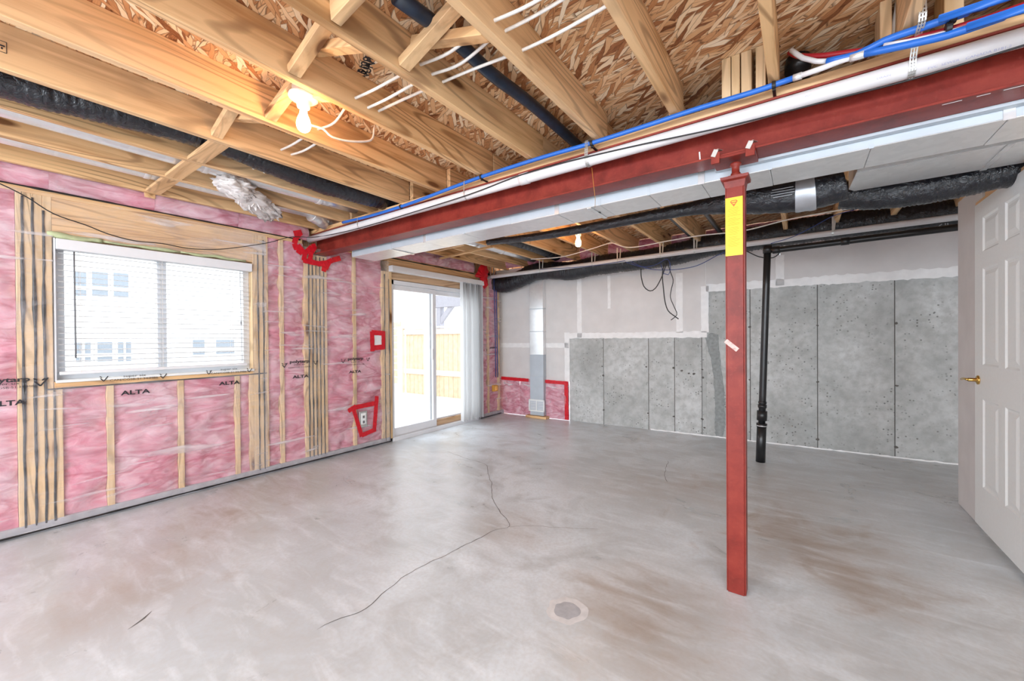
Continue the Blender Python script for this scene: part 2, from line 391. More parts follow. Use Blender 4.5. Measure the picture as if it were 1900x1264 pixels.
def wad_mat():
    t = NT('white_wadding'); n = t.noise(t.co((1, 1, 3), (.3, .5, 0)), 12, 4, .6, 1); t.bump(n, .6, .02); return t.set(t.ramp(n, [(.3, (.62, .57, .54)), (.7, (.86, .82, .80))]), .8)
M['wad'] = wad_mat()
def bulb_mat(s):
    t = NT('lit_bulb'); e = t.new('ShaderNodeEmission'); e.inputs[0].default_value = (1.0, .53, .20, 1); e.inputs[1].default_value = s
    t.l.new(e.outputs[0], t.out.inputs[0]); return t.m
M['bulb'] = bulb_mat(90.0)
M['ground'] = plain('ground', (.5, .48, .45), .9)

# ------------------------------------------------------------------ setting: floor
XW = -3.90
wn = None; wn = box('light_block_wall', 3.45, 3.55, -3.0, 6.2, 0, 2.53, None); tag(wn, kind='structure')  # unseen wall, added to shut sky light out of the open side
fl = empty('floor', (0, 1, 0)); tag(fl, kind='structure')
box('slab', -4.06, 3.5, -3.0, 6.2, -.12, 0, M['floor'], fl)
def crack(pts, w):
    P = resample([at(x, y, 'z', 0.0) for x, y in pts], .03); vs = []; fs = []
    for i, p in enumerate(P):
        t = (P[min(i+1, len(P)-1)]-P[max(i-1, 0)]).normalized(); n = Vector((-t.y, t.x, 0))
        j = n*noise.noise(p*14)*.012; ww = w*(.6+.8*abs(noise.noise(p*9+Vector((5, 0, 0)))))
        if i in (0, len(P)-1): ww = .0003
        vs += [p+j+n*ww+Vector((0, 0, .0008)), p+j-n*ww+Vector((0, 0, .0008))]
        if i: fs.append((2*i-2, 2*i-1, 2*i+1, 2*i))
    mesh('crack', vs, fs, M['crack'], fl)
crack(((830, 838), (862, 850), (900, 862), (906, 880), (912, 900), (914, 925), (925, 945), (938, 962), (945, 972), (942, 980), (915, 985), (885, 1002), (855, 1015), (825, 1032), (780, 1052), (730, 1085), (700, 1112), (665, 1138), (620, 1152), (590, 1170)), .0022)
crack(((945, 978), (985, 976), (1040, 980), (1110, 982)), .0014)
crack(((1240, 855), (1233, 880), (1238, 895)), .002)
crack(((283, 1134), (268, 1148), (237, 1169)), .005)
c0 = at(1052, 1133, 'z', 0)
def disc(c, r, name, m, z, jag=.05):
    n = 40; vs = [c+Vector((0, 0, z))]
    for k in range(n):
        t = 2*PI*k/n; rr = r*(1+jag*noise.noise(Vector((math.cos(t)*2, math.sin(t)*2, r*9)))); vs.append(c+Vector((math.cos(t)*rr, math.sin(t)*rr, z)))
    mesh(name, vs, [(0, k+1, (k+1) % n+1) for k in range(n)], m, fl)
disc(c0, .088, 'patch_rim', M['patch_rim'], .0008, .16); disc(c0, .056, 'patch_centre', M['patch'], .0014, .12)

# ------------------------------------------------------------------ setting: ceiling with joists
ZJ, ZS = 2.278, 2.462
ce = empty('ceiling', (-1.2, 1.0, ZJ)); tag(ce, kind='structure')
box('light_seal_deck', -4.2, 3.5, -3.0, 6.2, ZS+.018, ZS+.06, M['osb'], ce)  # unseen layer, added to stop sky light leaking through the panel gaps
ys = [-3.0, -1.80, -.585, .635, 1.855, 3.075, 4.295, 6.2]
for i in range(len(ys)-1):
    xs = [-4.2] + [x for x in ((-2.2, .24, 2.68) if i % 2 else (-3.42, -.98, 1.46))] + [3.5]
    for a, b in zip(xs[:-1], xs[1:]): box('subfloor_panel', a+.0015, b-.0015, ys[i]+.0015, ys[i+1]-.0015, ZS, ZS+.018, M['osb'], ce)
FJ = [-3.875, -3.43, -3.005, -2.595, -2.18, -1.74, -1.342, -.922, -.518, -.114, .29, .70, 1.1, 1.51, 1.92, 2.32, 2.73]
RJ = [-3.80, -3.40, -2.98, -2.56, -2.15, -1.74, -1.345, -.96, -.555, -.15, .25, .65, 1.05, 1.46, 1.86]
for x in FJ: box('joist', x, x+.038, -2.9, 2.165, ZJ, ZS, M['wood_y'], ce, .003)
for x in RJ: box('joist', x, x+.038, 2.172, wb(x, 0, 0).y-.03, ZJ, ZS, M['wood_y'], ce, .003)
# cross bridging between the front joists
BY = [.90, .88, .87, .86, .90, .84, 1.08, 1.06, 1.06]
for a, b in zip(FJ[:3], FJ[1:4]): box('blocking', a+.039, b-.001, .835, .924, ZJ+.001, ZJ+.020, M['wood_x'], ce, .002)
box('blocking', XW+.002, FJ[0]-.001, .84, .90, ZJ-.03, ZJ+.03, M['wood_x'], ce, .002) if FJ[0]-XW > .01 else None
for i, (a, b) in enumerate(zip(FJ[:7], FJ[1:8])):
    if i < 3: continue
    xa, xb = a+.038, b; y = (.87, .875, .86, .85, .94, .84, 1.08)[i]
    G().bar((xa, y, ZJ+.028), (xb, y, ZS-.03), .052, .036, (0, 1, 0), .002).build('bridging_strut', M['wood_x'], ce)
    G().bar((xa, y+.062, ZS-.03), (xb, y+.062, ZJ+.024), .052, .036, (0, 1, 0), .002).build('bridging_strut', M['wood_x'], ce)
G().bar((-1.304, .785, ZJ+.045), (-.922, .785, ZJ+.10), .075, .038, (0, 0, 1), .002).build('blocking', M['wood_x'], ce)
# short blocks on the beam, seen past the last joists
for px0, px1 in ((1339, 1356), (1357, 1373), (1375, 1395), (1402, 1421), (1633, 1656), (1752, 1790)):
    a, b = at(px0, 130, 'y', 2.06), at(px1, 130, 'y', 2.06)
    box('block', a.x, b.x-.001, 2.06, 2.20, ZJ+.001, ZS-.001, M['wood_z'], ce, .002)
for a, b in zip(RJ[:-2], RJ[1:-1]):           # pink rolls stuffed against the rim over the back wall
    x0, x1 = a+.04, b-.002
    y0 = wb((x0+x1)/2, 0, 0).y-.10; vs = []; fs = []; n = 8
    for i in range(n+1):
        for j in range(n+1):
            x = x0+(x1-x0)*i/n; z = ZJ+.02+(ZS-ZJ-.025)*j/n
            vs.append((x, y0-.03*math.sin(PI*j/n)+.035*noise.noise(Vector((x*9, z*9, 3))), z))
    for i in range(n):
        for j in range(n): fs.append((i*(n+1)+j, (i+1)*(n+1)+j, (i+1)*(n+1)+j+1, i*(n+1)+j+1))
    mesh('insulation_batt', vs, fs, M['pink'], ce, True)
box('rim_board', -4.2, 2.2, wb(0, 0, 0).y+.35, wb(0, 0, 0).y+.39, 2.2, ZS+.01, M['osb'], ce)
for p0, p1 in (((806, 481), (912, 456)), ((800, 466), (860, 452))):
    a, b = at(*p0, 'z', ZJ), at(*p1, 'z', ZJ); G().bar((a.x, a.y, ZJ-.01), (b.x, b.y, ZJ-.01), .04, .02, (0, 1, 0)).build('strapping', M['wood_x'], ce)

# ------------------------------------------------------------------ setting: wall_left (open studs, pink batts, poly)
wl = empty('wall_left', (XW, 1.0, 0)); tag(wl, kind='structure')
XO = XW-.14
def stud(y0, y1, z0=.04, z1=2.125, m='wood_z'): return box('stud', XO, XW, y0+.0008, y1-.0008, z0, z1, M[m], wl, .002)
WY0, WY1, WZ0, WZ1 = .405, 1.55, .945, 1.868
PY0, PY1, PZ1 = 3.035, 4.56, 1.90
box('bottom_plate', XO, XW+.004, -2.95, PY0-.05, 0, .062, M['hem'], wl, .004)
box('bottom_plate', XO, XW+.004, PY1, 5.2, 0, .062, M['hem'], wl, .004)
box('top_plate', XO, XW, -2.95, 1.99, 2.125, 2.165, M['wood_y'], wl, .002)
box('top_plate', XO, XW, 2.24, 5.2, 2.125, 2.165, M['wood_y'], wl, .002)
box('window_header', XO, XW-.002, .30, 1.60, WZ1+.012, 2.125, M['wood_y'], wl, .002)
box('window_sill_plate', XO, XW, .394, 1.56, .90, WZ0-.005, M['wood_y'], wl, .002)
box('door_header', XO, XW-.002, 2.985, 4.62, 1.985, 2.125, M['wood_y'], wl, .002)
box('door_header', XO, XW-.012, PY0-.04, PY1+.04, PZ1+.005, 1.985, M['wood_dark'], wl, .002)
A = [(.243, .270), (.270, .315), (.315, .353), (.353, .392)]
for a, b in A: stud(a, b)
stud(.392, .431, .04, .90)
for a, b in ((.633, .671), (1.026, 1.064), (1.412, 1.450), (1.520, 1.556)): stud(a, b, .04, .90)
for a, b in ((1.556, 1.597), (1.597, 1.638), (1.638, 1.68)): stud(a, b)
stud(1.778, 1.815)
Bc = [(2.004, 2.045), (2.045, 2.082), (2.082, 2.12), (2.12, 2.159), (2.159, 2.198), (2.198, 2.235)]
for a, b in Bc: stud(a, b, .04, 2.035)
stud(2.525, 2.563)
for a, b in ((2.886, 2.928), (2.928, 2.99), (2.99, 3.03)): stud(a, b, .04, 1.985)
stud(4.80, 4.838, m='wood_z'); stud(5.06, 5.10)
for k in range(7): stud(-.167-.406*k, -.129-.406*k)
stud(.0-.03, .008) if False else None
def batt(y0, y1, z0, z1, seed):
    n, m = max(4, int((y1-y0)/.028)), max(4, int((z1-z0)/.03)); vs = []; fs = []
    for i in range(n+1):
        for j in range(m+1):
            y = y0+(y1-y0)*i/n; z = z0+(z1-z0)*j/m
            edge = min(1.0, min(i, n-i)/2.0)
            b = noise.fractal(Vector((seed, y*4.0, z*7.5)), 1.0, 2.0, 4)*.030 - .012 + .008*edge
            fold = -abs(noise.noise(Vector((seed+9, y*2.2, z*5.5))))
            b += -.018*max(0, 1+fold*9)
            vs.append((XW-.006+min(b, .0), y, z))
    for i in range(n):
        for j in range(m): a = i*(m+1)+j; fs.append((a, a+m+1, a+m+2, a+1))
    return mesh('insulation_batt', vs, fs, M['pink'], wl, True)
bays = [(-.128, .242, .06, 2.125), (.432, .632, .06, .90), (.672, 1.025, .06, .90), (1.065, 1.411, .06, .90), (1.451, 1.519, .06, .90), (1.681, 1.777, .06, 2.125), (1.816, 2.003, .06, 2.125),
        (2.236, 2.524, .06, 2.125), (2.564, 2.885, .06, 2.125), (4.565, 4.80, .06, 2.125), (4.838, 5.06, .06, 2.125)]
bays += [(-.534-.406*k+.0, -.168-.406*k, .06, 2.125) for k in range(6)]
for k, b in enumerate(bays): batt(*b, seed=k*3.1)
def rimroll(y0, y1, seed):                    # pink rim strip bagged in poly above the plate
    n, m = 40, 8; vs = []; fs = []
    n = max(6, int((y1-y0)/.03))
    for i in range(n+1):
        for j in range(m+1):
            y = y0+(y1-y0)*i/n; z = 2.166+.30*j/m
            vs.append((XW-.012+.022*math.sin(PI*min(1, j/m*2.2))+.022*noise.noise(Vector((seed, y*7, z*11))), y, z))
    for i in range(n):
        for j in range(m): a = i*(m+1)+j; fs.append((a, a+m+1, a+m+2, a+1))
    mesh('insulation_batt', vs, fs, M['pink'], wl, True)
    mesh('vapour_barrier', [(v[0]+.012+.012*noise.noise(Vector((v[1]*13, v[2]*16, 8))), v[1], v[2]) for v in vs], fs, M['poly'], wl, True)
for k, (a, b) in enumerate(((-.9, -.3), (-.3, .38), (.38, .90), (.90, 1.45), (1.45, 2.05), (2.28, 3.0), (3.0, 3.75), (3.75, 4.5))): rimroll(a, b, k*2.3)
G().box(XO-.03, XO-.004, -2.95, WY0-.02, 0, 2.5).box(XO-.03, XO-.004, WY1+.02, PY0-.03, 0, 2.5).box(XO-.03, XO-.004, PY1+.03, 5.5, 0, 2.5)\
   .box(XO-.03, XO-.004, WY0-.02, WY1+.02, 0, WZ0-.02).box(XO-.03, XO-.004, WY0-.02, WY1+.02, WZ1+.02, 2.5).box(XO-.03, XO-.004, PY0-.03, PY1+.03, PZ1+.04, 2.5).build('sheathing', M['osb'], wl)
# the poly sheet, with its wrinkles, cut round the openings
def sheet(y0, y1, z0, z1, hole=None, seed=0):
    st = .028; n, m = int((y1-y0)/st), int((z1-z0)/st); vs = []; fs = []
    for i in range(n+1):
        for j in range(m+1):
            y = y0+(y1-y0)*i/n; z = z0+(z1-z0)*j/m
            w = abs(noise.noise(Vector((seed, y*2.0+z*1.3, z*5.0))))
            b = .005*max(0, 1-6*w) + .003*noise.noise(Vector((y*14+z*5, z*9, 2+seed)))
            if z < .09: b += .010*(1-z/.09)
            vs.append((XW+.010+b, y, z))
    for i in range(n):
        for j in range(m):
            y = y0+(y1-y0)*(i+.5)/n; z = z0+(z1-z0)*(j+.5)/m
            if hole and hole[0] < y < hole[1] and hole[2] < z < hole[3]: continue
            a = i*(m+1)+j; fs.append((a, a+m+1, a+m+2, a+1))
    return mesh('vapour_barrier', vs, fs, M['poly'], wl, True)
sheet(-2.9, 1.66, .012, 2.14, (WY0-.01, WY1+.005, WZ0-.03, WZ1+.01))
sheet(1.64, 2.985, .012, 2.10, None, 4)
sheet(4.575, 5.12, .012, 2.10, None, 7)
def bead(pts, w=.006, lump=.5):
    def rf(dist, t, p): return w*(1+lump*noise.noise(p*11)+.6*max(0, noise.noise(p*5+Vector((3, 3, 3)))-.25)*3)
    P = [Vector((XW+.001, y+.004*noise.noise(Vector((y*9, z*4, 1))), z)) for y, z in pts]
    P = [Vector((p.x, p.y+.005*noise.noise(Vector((p.y*30, p.z*5, 1))), p.z)) for p in resample(P, .03)]
    G().tube(P, w, 6, 0, rf).build('sealant_bead', M['black'], wl, True)
for y, z0, z1 in ((.270, .05, 2.10), (.315, .05, 2.10), (.354, .05, 2.03), (.3925, .05, .89), (1.597, .05, 1.98), (1.640, .05, 2.09), (2.046, .05, 2.02), (2.083, .05, 2.02), (2.121, .05, 2.02), (2.160, .05, 2.02), (2.199, .05, 2.02), (2.929, .03, 1.95), (2.987, .03, 1.90)):
    bead(((y, z0), (y, (z0+z1)/2), (y, z1)), .0062 if y < 1 else .0048)
bead(((-.6, 2.166), (.3, 2.162), (.9, 2.160), (1.5, 2.158), (1.97, 2.157)), .006); bead(((2.5, 2.155), (3.3, 2.15), (4.5, 2.15)), .007)
bead(((.36, .895), (.8, .898), (1.2, .90), (1.66, .905)), .005)
def hembead(pts): 
    P = [Vector((XW+.022, y, z)) for y, z in pts]; G().tube(resample(P, .05), .007, 6, 0, lambda dd, t, p: .006*(1+.5*noise.noise(p*8))).build('sealant_bead', M['black'], wl, True)
hembead(((-1, .02), (.2, .018), (1.2, .022), (2.1, .02), (2.98, .018))); hembead(((4.6, .016), (5.1, .02)))
# green foam round the window head
for a, b, s in ((.37, .62, 1), (.62, 1.05, .55), (1.05, 1.5, .7)):
    G().tube([(XW+.002, a+(b-a)*i/10, WZ1+.016+.016*noise.noise(Vector(((a+(b-a)*i/10)*9, 0, 0)))) for i in range(11)], .018*s, 8, 0, lambda dd, t, p, s=s: .019*s*(1+.7*noise.noise(p*14))).build('foam_bead', M['foam'], wl, True)
# print on the poly
XT = XW+.021
def pr(body, px, py, size, sx=1.25, bold=.0): 
    p = at(px, py, 'x', XT); text(body, p, size, M['ink'], wl, sx=sx, bold=bold)
for px, py, k in ((9, 706, 1), (556, 671, .95), (660, 666, .95), (916, 645, .9)):
    pr('polytarp', px, py, .040*k, 1.45, .0012); pr('super six', px, py+6.5*(1.1 if px < 50 else .85), .022*k, 1.4); pr('CAN/CGSB-51.34-M86', px+(6 if px < 50 else 0), py+12.5*(1.1 if px < 50 else .85), .018*k, 1.3)
pr('ALTA', 13, 749, .042, 1.35, .0015); pr('ALTA', 252, 728, .042, 1.5, .0012); pr('ALTA', 426, 711, .040, 1.5, .0012); pr('ALTA', 558, 699, .038, 1.6, .0012); pr('ALTA', 659, 690, .036, 1.6, .0012)
for px, py in ((250, 697), (425, 685)): pr('super six', px, py, .024, 1.4); pr('CAN/CGSB-51.34-M86', px, py+6.5, .020, 1.35)
def check(px, py, s):                          # small hand-shaped marks each side of the lettering
    c = at(px, py, 'x', XT); g = G()
    for (a, b, e, h) in ((-.5, .1, -.05, -.5), (-.05, -.5, .6, .5), (-.6, .5, -.3, .25), (.1, .2, .35, .45)):
        g.bar(c+Vector((0, a*s, b*s)), c+Vector((0, e*s, h*s)), s*.16, .0006, (0, 1, 1))
    g.build('printed_mark', M['ink'], wl)
for q in ((76, 709, .05), (193, 703, .034), (303, 698, .034), (388, 691, .032), (463, 687, .034), (528, 678, .04), (586, 673, .036), (637, 670, .04), (683, 667, .036), (903, 650, .03)): check(*q)
# red tape round the two boxes on the poly
def tape(pts, w, parent, name='tape_strip', mat='tape', side=(0, 1, 0), off=Vector((.003, 0, 0)), t=.0012):
    for i, (a, b) in enumerate(zip(pts[:-1], pts[1:])):
        a, b = Vector(a)+off*(1+i*.3), Vector(b)+off*(1+i*.3); dirv = (b-a).normalized(); nrm = Vector((1, 0, 0)); sd = dirv.cross(nrm)
        vs = []; fs = []; n = max(3, int((b-a).length/.02))
        for k in range(n+1):
            p = a.lerp(b, k/n); j = .0035*noise.noise(p*30)
            for s in (-1, 1): vs.append(p+sd*(w/2*s+j*s)+Vector((.0025*noise.noise(p*40+Vector((s, 0, 0))), 0, 0)))
        for k in range(n): fs.append((2*k, 2*k+1, 2*k+3, 2*k+2))
        mesh(name, vs, fs, M[mat], parent)
XP = XW+.024
sw = empty('switch_box', at(701, 645, 'x', XW)); tag(sw, 'small grey switch plate framed in red tape beside the patio door', 'switch')
q = [at(691, 620, 'x', XP), at(711, 620, 'x', XP), at(711, 645, 'x', XP), at(691, 645, 'x', XP)]
box('plate', XW+.012, XW+.02, q[0].y+.012, q[1].y-.012, q[3].z+.012, q[0].z-.012, M['white_paint'], sw, .002)
tape([at(689, 617, 'x', XP), at(714, 619, 'x', XP)], .055, sw); tape([at(711, 615, 'x', XP), at(711, 648, 'x', XP)], .05, sw)
tape([at(714, 644, 'x', XP), at(688, 646, 'x', XP)], .055, sw); tape([at(691, 652, 'x', XP), at(690, 615, 'x', XP)], .055, sw)
ob = empty('outlet_box', at(672, 790, 'x', XW)); tag(ob, 'grey outlet in an irregular red tape surround low on the pink wall', 'outlet')
a, b = at(667, 766, 'x', XW), at(678, 786, 'x', XW)
box('metal_box', XW+.004, XW+.018, a.y-.01, b.y+.012, b.z-.035, a.z+.012, M['strap'], ob, .002); box('receptacle', XW+.017, XW+.023, a.y+.008, b.y-.004, b.z, a.z-.006, M['white_paint'], ob, .003)
for k in (0, 1): box('socket', XW+.0225, XW+.0245, (a.y+b.y)/2-.012, (a.y+b.y)/2+.012, b.z+.012+k*.055, b.z+.04+k*.055, M['grey'], ob, .002)
tape([at(646, 763, 'x', XP), at(655, 757, 'x', XP), at(697, 748, 'x', XP)], .05, ob); tape([at(699, 735, 'x', XP), at(694, 801, 'x', XP)], .05, ob)
tape([at(655, 757, 'x', XP), at(671, 810, 'x', XP)], .045, ob); tape([at(671, 808, 'x', XP), at(696, 797, 'x', XP)], .05, ob)
tape([at(646, 764, 'x', XP), at(659, 752, 'x', XP)], .03, ob)

# ------------------------------------------------------------------ window_1 with its blind
w1 = empty('window_1', (XW, .97, WZ0)); tag(w1, kind='structure')
XF0, XF1 = XO+.002, XO+.07
g = G(); fw = .045
g.box(XF0, XF1, WY0, WY1, WZ0, WZ0+fw).box(XF0, XF1, WY0, WY1, WZ1-fw, WZ1).box(XF0, XF1, WY0, WY0+fw, WZ0+fw, WZ1-fw).box(XF0, XF1, WY1-fw, WY1, WZ0+fw, WZ1-fw)
g.build('window_frame', M['vinyl'], w1)
ym = at(298, 570, 'x', XO+.04).y
box('mullion', XF0+.005, XF1+.004, ym-.028, ym+.028, WZ0+fw, WZ1-fw, M['vinyl'], w1, .003)
box('pane', XF0+.02, XF0+.024, WY0+fw, ym-.028, WZ0+fw, WZ1-fw, M['glass'], w1); box('pane', XF0+.035, XF0+.039, ym+.028, WY1-fw, WZ0+fw, WZ1-fw, M['glass'], w1)
box('window_sill', XF1, XW+.018, WY0-.006, WY1+.006, WZ0-.012, WZ0+.006, M['white_paint'], w1, .003)
box('jamb', XF1, XW, WY0-.008, WY0, WZ0, WZ1, M['vinyl'], w1); box('jamb', XF1, XW, WY1, WY1+.004, WZ0, WZ1, M['wood_z'], w1)
bl = empty('window_blind', (XW, .97, WZ1)); tag(bl, 'white horizontal slat blind lowered over the window, slats open', 'blind')
XB = XW-.028
box('head_rail', XB-.028, XW+.022, WY0+.002, WY1-.006, WZ1-.072, WZ1-.004, M['blind'], bl, .003)
sl0 = None; nsl = 21; SY0, SY1 = WY0+.012, 1.512
for k in range(nsl):
    z = 1.775-k*.0372
    if sl0 is None:
        gg = G()
        vs = []; fs = []
        for i in range(7):
            t = -1+2*i/6; xx = XB+.024*t; zz = z+.0022*(1-t*t)-.0018*t
            vs += [(xx, SY0, zz), (xx, SY1, zz), (xx, SY0, zz+.0024), (xx, SY1, zz+.0024)]
        for i in range(6):
            o = i*4; fs += [(o, o+4, o+5, o+1), (o+2, o+3, o+7, o+6)]
        fs += [(0, 1, 3, 2), (24, 26, 27, 25)]
        sl0 = mesh('slat', vs, fs, M['slat'], bl); z00 = sl0.location.z
    else:
        s = sl0.copy(); COL.objects.link(s); s.parent = bl; s.location = (sl0.location.x, sl0.location.y, z00-k*.0372)
box('bottom_rail', XB-.025, XB+.027, SY0, SY1, 1.775-nsl*.0372-.012, 1.775-nsl*.0372+.010, M['blind'], bl, .004)
for y in (.515, .94, 1.40):
    for xx in (XB-.0255, XB+.0265): box('ladder_cord', xx-.0008, xx+.0008, y-.001, y+.001, .99, WZ1-.07, M['cable_white'], bl)
tube('tilt_wand', [(XB+.04, .486, 1.79), (XB+.042, .488, 1.09)], .0045, M['grey'], bl, 8, .1)
tube('lift_cord', [(XB+.04, 1.452, 1.79), (XB+.04, 1.462, 1.02)], .0016, M['grey'], bl, 5, .1); tube('cord_tassel', [(XB+.04, 1.457, 1.36), (XB+.04, 1.457, 1.335)], .005, M['grey'], bl, 6, .02)

# ------------------------------------------------------------------ door_1, the sliding patio door
d1 = empty('door_1', (XW, 3.8, 0)); tag(d1, kind='structure')
XD = XO+.03
g = G(); g.box(XO-.03, XW-.02, PY0, PY0+.035, .0, PZ1).box(XO-.03, XW-.02, PY1-.035, PY1, 0, PZ1).box(XO-.03, XW-.02, PY0, PY1, PZ1-.05, PZ1).box(XO-.03, XW+.01, PY0, PY1, 0, .045)
g.build('door_frame', M['vinyl'], d1)
ymid = at(797, 640, 'x', XD).y
def panel(y0, y1, x, name):
    g = G(); s = .055
    g.box(x, x+.035, y0, y0+s, .05, PZ1-.055).box(x, x+.035, y1-s, y1, .05, PZ1-.055).box(x, x+.035, y0+s, y1-s, PZ1-.055-s, PZ1-.055).box(x, x+.035, y0+s, y1-s, .05, .05+.09)
    o = g.build(name, M['vinyl'], d1); box('pane', x+.014, x+.02, y0+s, y1-s, .14, PZ1-.055-s, M['glass'], o); return o
panel(PY0-.02, ymid+.045, XD+.042, 'door_panel'); panel(ymid-.03, PY1-.03, XD, 'door_panel')
box('latch', XD+.076, XD+.10, ymid-.04, ymid-.022, .93, 1.07, M['vinyl'], d1, .004)
sb = box('security_bar', XW-.075, XW-.045, at(807, 780, 'x', XW-.06).y, PY1-.04, .047, .12, M['wood_dark'], None, .003); tag(sb, 'short length of wood lying in the patio door track', 'bar')
vb = empty('vertical_blind', (XW+.05, 3.8, 2.02)); tag(vb, 'white vertical blind with headrail, vanes stacked right of the patio door', 'blind')
box('head_rail', XW+.004, XW+.075, at(728, 495, 'x', XW+.075).y, 4.64, 1.985, 2.055, M['blind'], vb, .004)
v0 = None
for k in range(9):
    y = 4.17+k*.052
    if v0 is None:
        vs = []; fs = []; n = 6
        for i in range(n+1):
            t = -1+2*i/n; dx = .044*t; dy = .012*t+.006*(1-t*t)
            for dd in (0, .0015): vs += [(XW+.05+dx, y+dy+dd, .045), (XW+.05+dx, y+dy+dd, 1.99)]
        for i in range(n): o = 4*i; fs += [(o, o+4, o+5, o+1), (o+2, o+3, o+7, o+6)]
        v0 = mesh('vane', vs, fs, M['slat'], vb); lx = v0.location.copy()
    else:
        s = v0.copy(); COL.objects.link(s); s.parent = vb; s.location = lx+Vector((0, .052*k, 0)); s.rotation_euler = (0, 0, random.uniform(-.35, .35)-.5)
v0.rotation_euler = (0, 0, -.6)

# ------------------------------------------------------------------ setting: wall_back (stepped foundation under drywall)
wk = empty('wall_back', (-1.2, YB0-.05, 0)); tag(wk, kind='structure')
UL = -4.05; U1 = atb(1056, 700)[0]; U2 = atb(1310, 600)[0]; ZA = .565; ZBm = 1.205; ZC = 1.765
edges = [U1, -2.235, -1.625, -1.305, -.99, U2, -.483, .135, .742, 1.36, 1.97, 2.58, 3.2, 3.5]
g = G(); g.box(U1, 3.5, -.30, -.016, -.02, ZBm+.02, 0, lambda c: wb(c.x, c.y, c.z)).box(U2, 3.5, -.30, -.016, ZBm, ZC+.02, 0, lambda c: wb(c.x, c.y, c.z)); g.build('concrete_core', M['crack'], wk)
for a, b in zip(edges[:-1], edges[1:]):
    gap = .0035
    if a == U2 or b == U2: ga = 0 if a == U2 else gap; gb = 0 if b == U2 else gap
    else: ga = gb = gap
    boxb('concrete_panel', a+ga, b-gb, -.02, -.008+random.uniform(-.001, .002), 0, (ZBm if b <= U2+1e-6 else ZC)+.01, M['concrete'], wk, .0015)
boxb('concrete_panel', -1.0, -.99, -.02, -.01, 0, .1, M['concrete'], wk) if False else None
def tie(u, z, r=.012):
    n = 9; vs = [wb(u, -.003, z)]; 
    for k in range(n):
        t = 2*PI*k/n; rr = r*(1+.5*noise.noise(Vector((u*7+math.cos(t), z*5+math.sin(t), 1)))); vs.append(wb(u+rr*math.cos(t)*1.3, -.0035, z+rr*math.sin(t)))
    mesh('form_tie', vs, [(0, k+1, (k+1) % n+1) for k in range(n)], M['crack'], wk)
for px, py in ((1117, 680), (1119, 697), (1120, 761), (1199, 681), (1202, 767), (1250, 773), (1250, 683), (1303, 686), (1304, 701), (1303, 778), (1307, 794), (1391, 607), (1391, 705), (1517, 604), (1517, 709), (1517, 816), (1663, 600), (1664, 716), (1663, 830), (1265, 688), (1278, 693), (1287, 694)):
    tie(*atb(px, py), r=random.uniform(.009, .015))
def blob(name, pix, mat, d, parent, jag=.012):
    P = [atb(*p) for p in pix]; Q = []
    for (a, b), (c, e) in zip(P, P[1:]+P[:1]):
        n = max(1, int(math.hypot(c-a, e-b)/.025))
        for k in range(n):
            u, z = a+(c-a)*k/n, b+(e-b)*k/n; Q.append((u+jag*noise.noise(Vector((u*25, z*25, 3))), max(0.001, z+jag*noise.noise(Vector((u*25, z*25, 9))))))
    n = len(Q); vs = [wb(u, d, z) for u, z in Q]+[wb(u, d-.006, z) for u, z in Q]
    fs = [tuple(range(n))]+[(k, (k+1) % n, n+(k+1) % n, n+k) for k in range(n)]
    return mesh(name, vs, fs, mat, parent)
blob('parge_patch', ((1309, 626), (1318, 617), (1332, 621), (1334, 645), (1338, 680), (1343, 720), (1345, 765), (1345, 790), (1341, 812), (1328, 812), (1326, 790), (1327, 750), (1324, 700), (1319, 665), (1313, 645)), M['parge'], 0.0, wk)
blob('skim_patch', ((1321, 548), (1341, 542), (1346, 560), (1346, 605), (1338, 628), (1330, 618), (1318, 616)), M['concrete'], -.004, wk)
# drywall sheets: stepped lower edge
DT = 2.30
def dsheet(u0, u1, z0, z1): boxb('drywall_sheet', u0+.001, u1-.001, -.014, 0, z0, z1, M['drywall'], wk)
s1 = atb(1075, 560)[0]; s2 = atb(1447, 470)[0]; hz = atb(1000, 641)[1]
dsheet(UL, min(s1, U1), ZA, hz); dsheet(UL, min(s1, U1), hz, ZBm); dsheet(UL, s1, ZBm, DT); dsheet(s1, U2, ZBm, DT); dsheet(U2, s2, ZC, DT); dsheet(s2, 2.05, ZC, DT); dsheet(2.05, 3.5, ZC, DT)
dsheet(s1, U1, ZA, ZBm) if U1 > s1 else None
def mud(u0, u1, z0, z1, jag=.006):
    n = max(2, int(max(u1-u0, z1-z0)/.03)); vs = []; fs = []; vert = (z1-z0) > (u1-u0)
    for k in range(n+1):
        if vert:
            z = z0+(z1-z0)*k/n
            vs += [wb(u0+jag*noise.noise(Vector((u0*9, z*20, 1))), .0016, z), wb(u1+jag*noise.noise(Vector((u1*9, z*20, 5))), .0016, z)]
        else:
            u = u0+(u1-u0)*k/n
            vs += [wb(u, .0016, z0+jag*noise.noise(Vector((u*20, z0*9, 1)))), wb(u, .0016, z1+jag*noise.noise(Vector((u*20, z1*9, 5))))]
        if k: fs.append((2*k-2, 2*k, 2*k+1, 2*k-1) if not vert else (2*k-2, 2*k-1, 2*k+1, 2*k))
    mesh('joint_compound', vs, fs, M['mud'], wk)
mud(s1-.035, s1+.035, ZBm, DT-.2); mud(s2-.04, s2+.04, ZC, DT-.2); mud(UL, U1, hz-.035, hz+.035)
mud(U1-.07, U1+.012, ZA, ZBm+.075); mud(U1, U2+.01, ZBm-.012, ZBm+.065, .012); mud(U2-.055, U2+.03, ZBm+.05, ZC+.05); mud(U2, 3.48, ZC-.02, ZC+.07, .016)
u = atb(1262, 520)[0]; mud(u-.05, u+.03, ZBm+.05, DT-.3, .004)
u = atb(1130, 520)[0]; mud(u-.02, u+.02, 1.6, 2.05, .004)
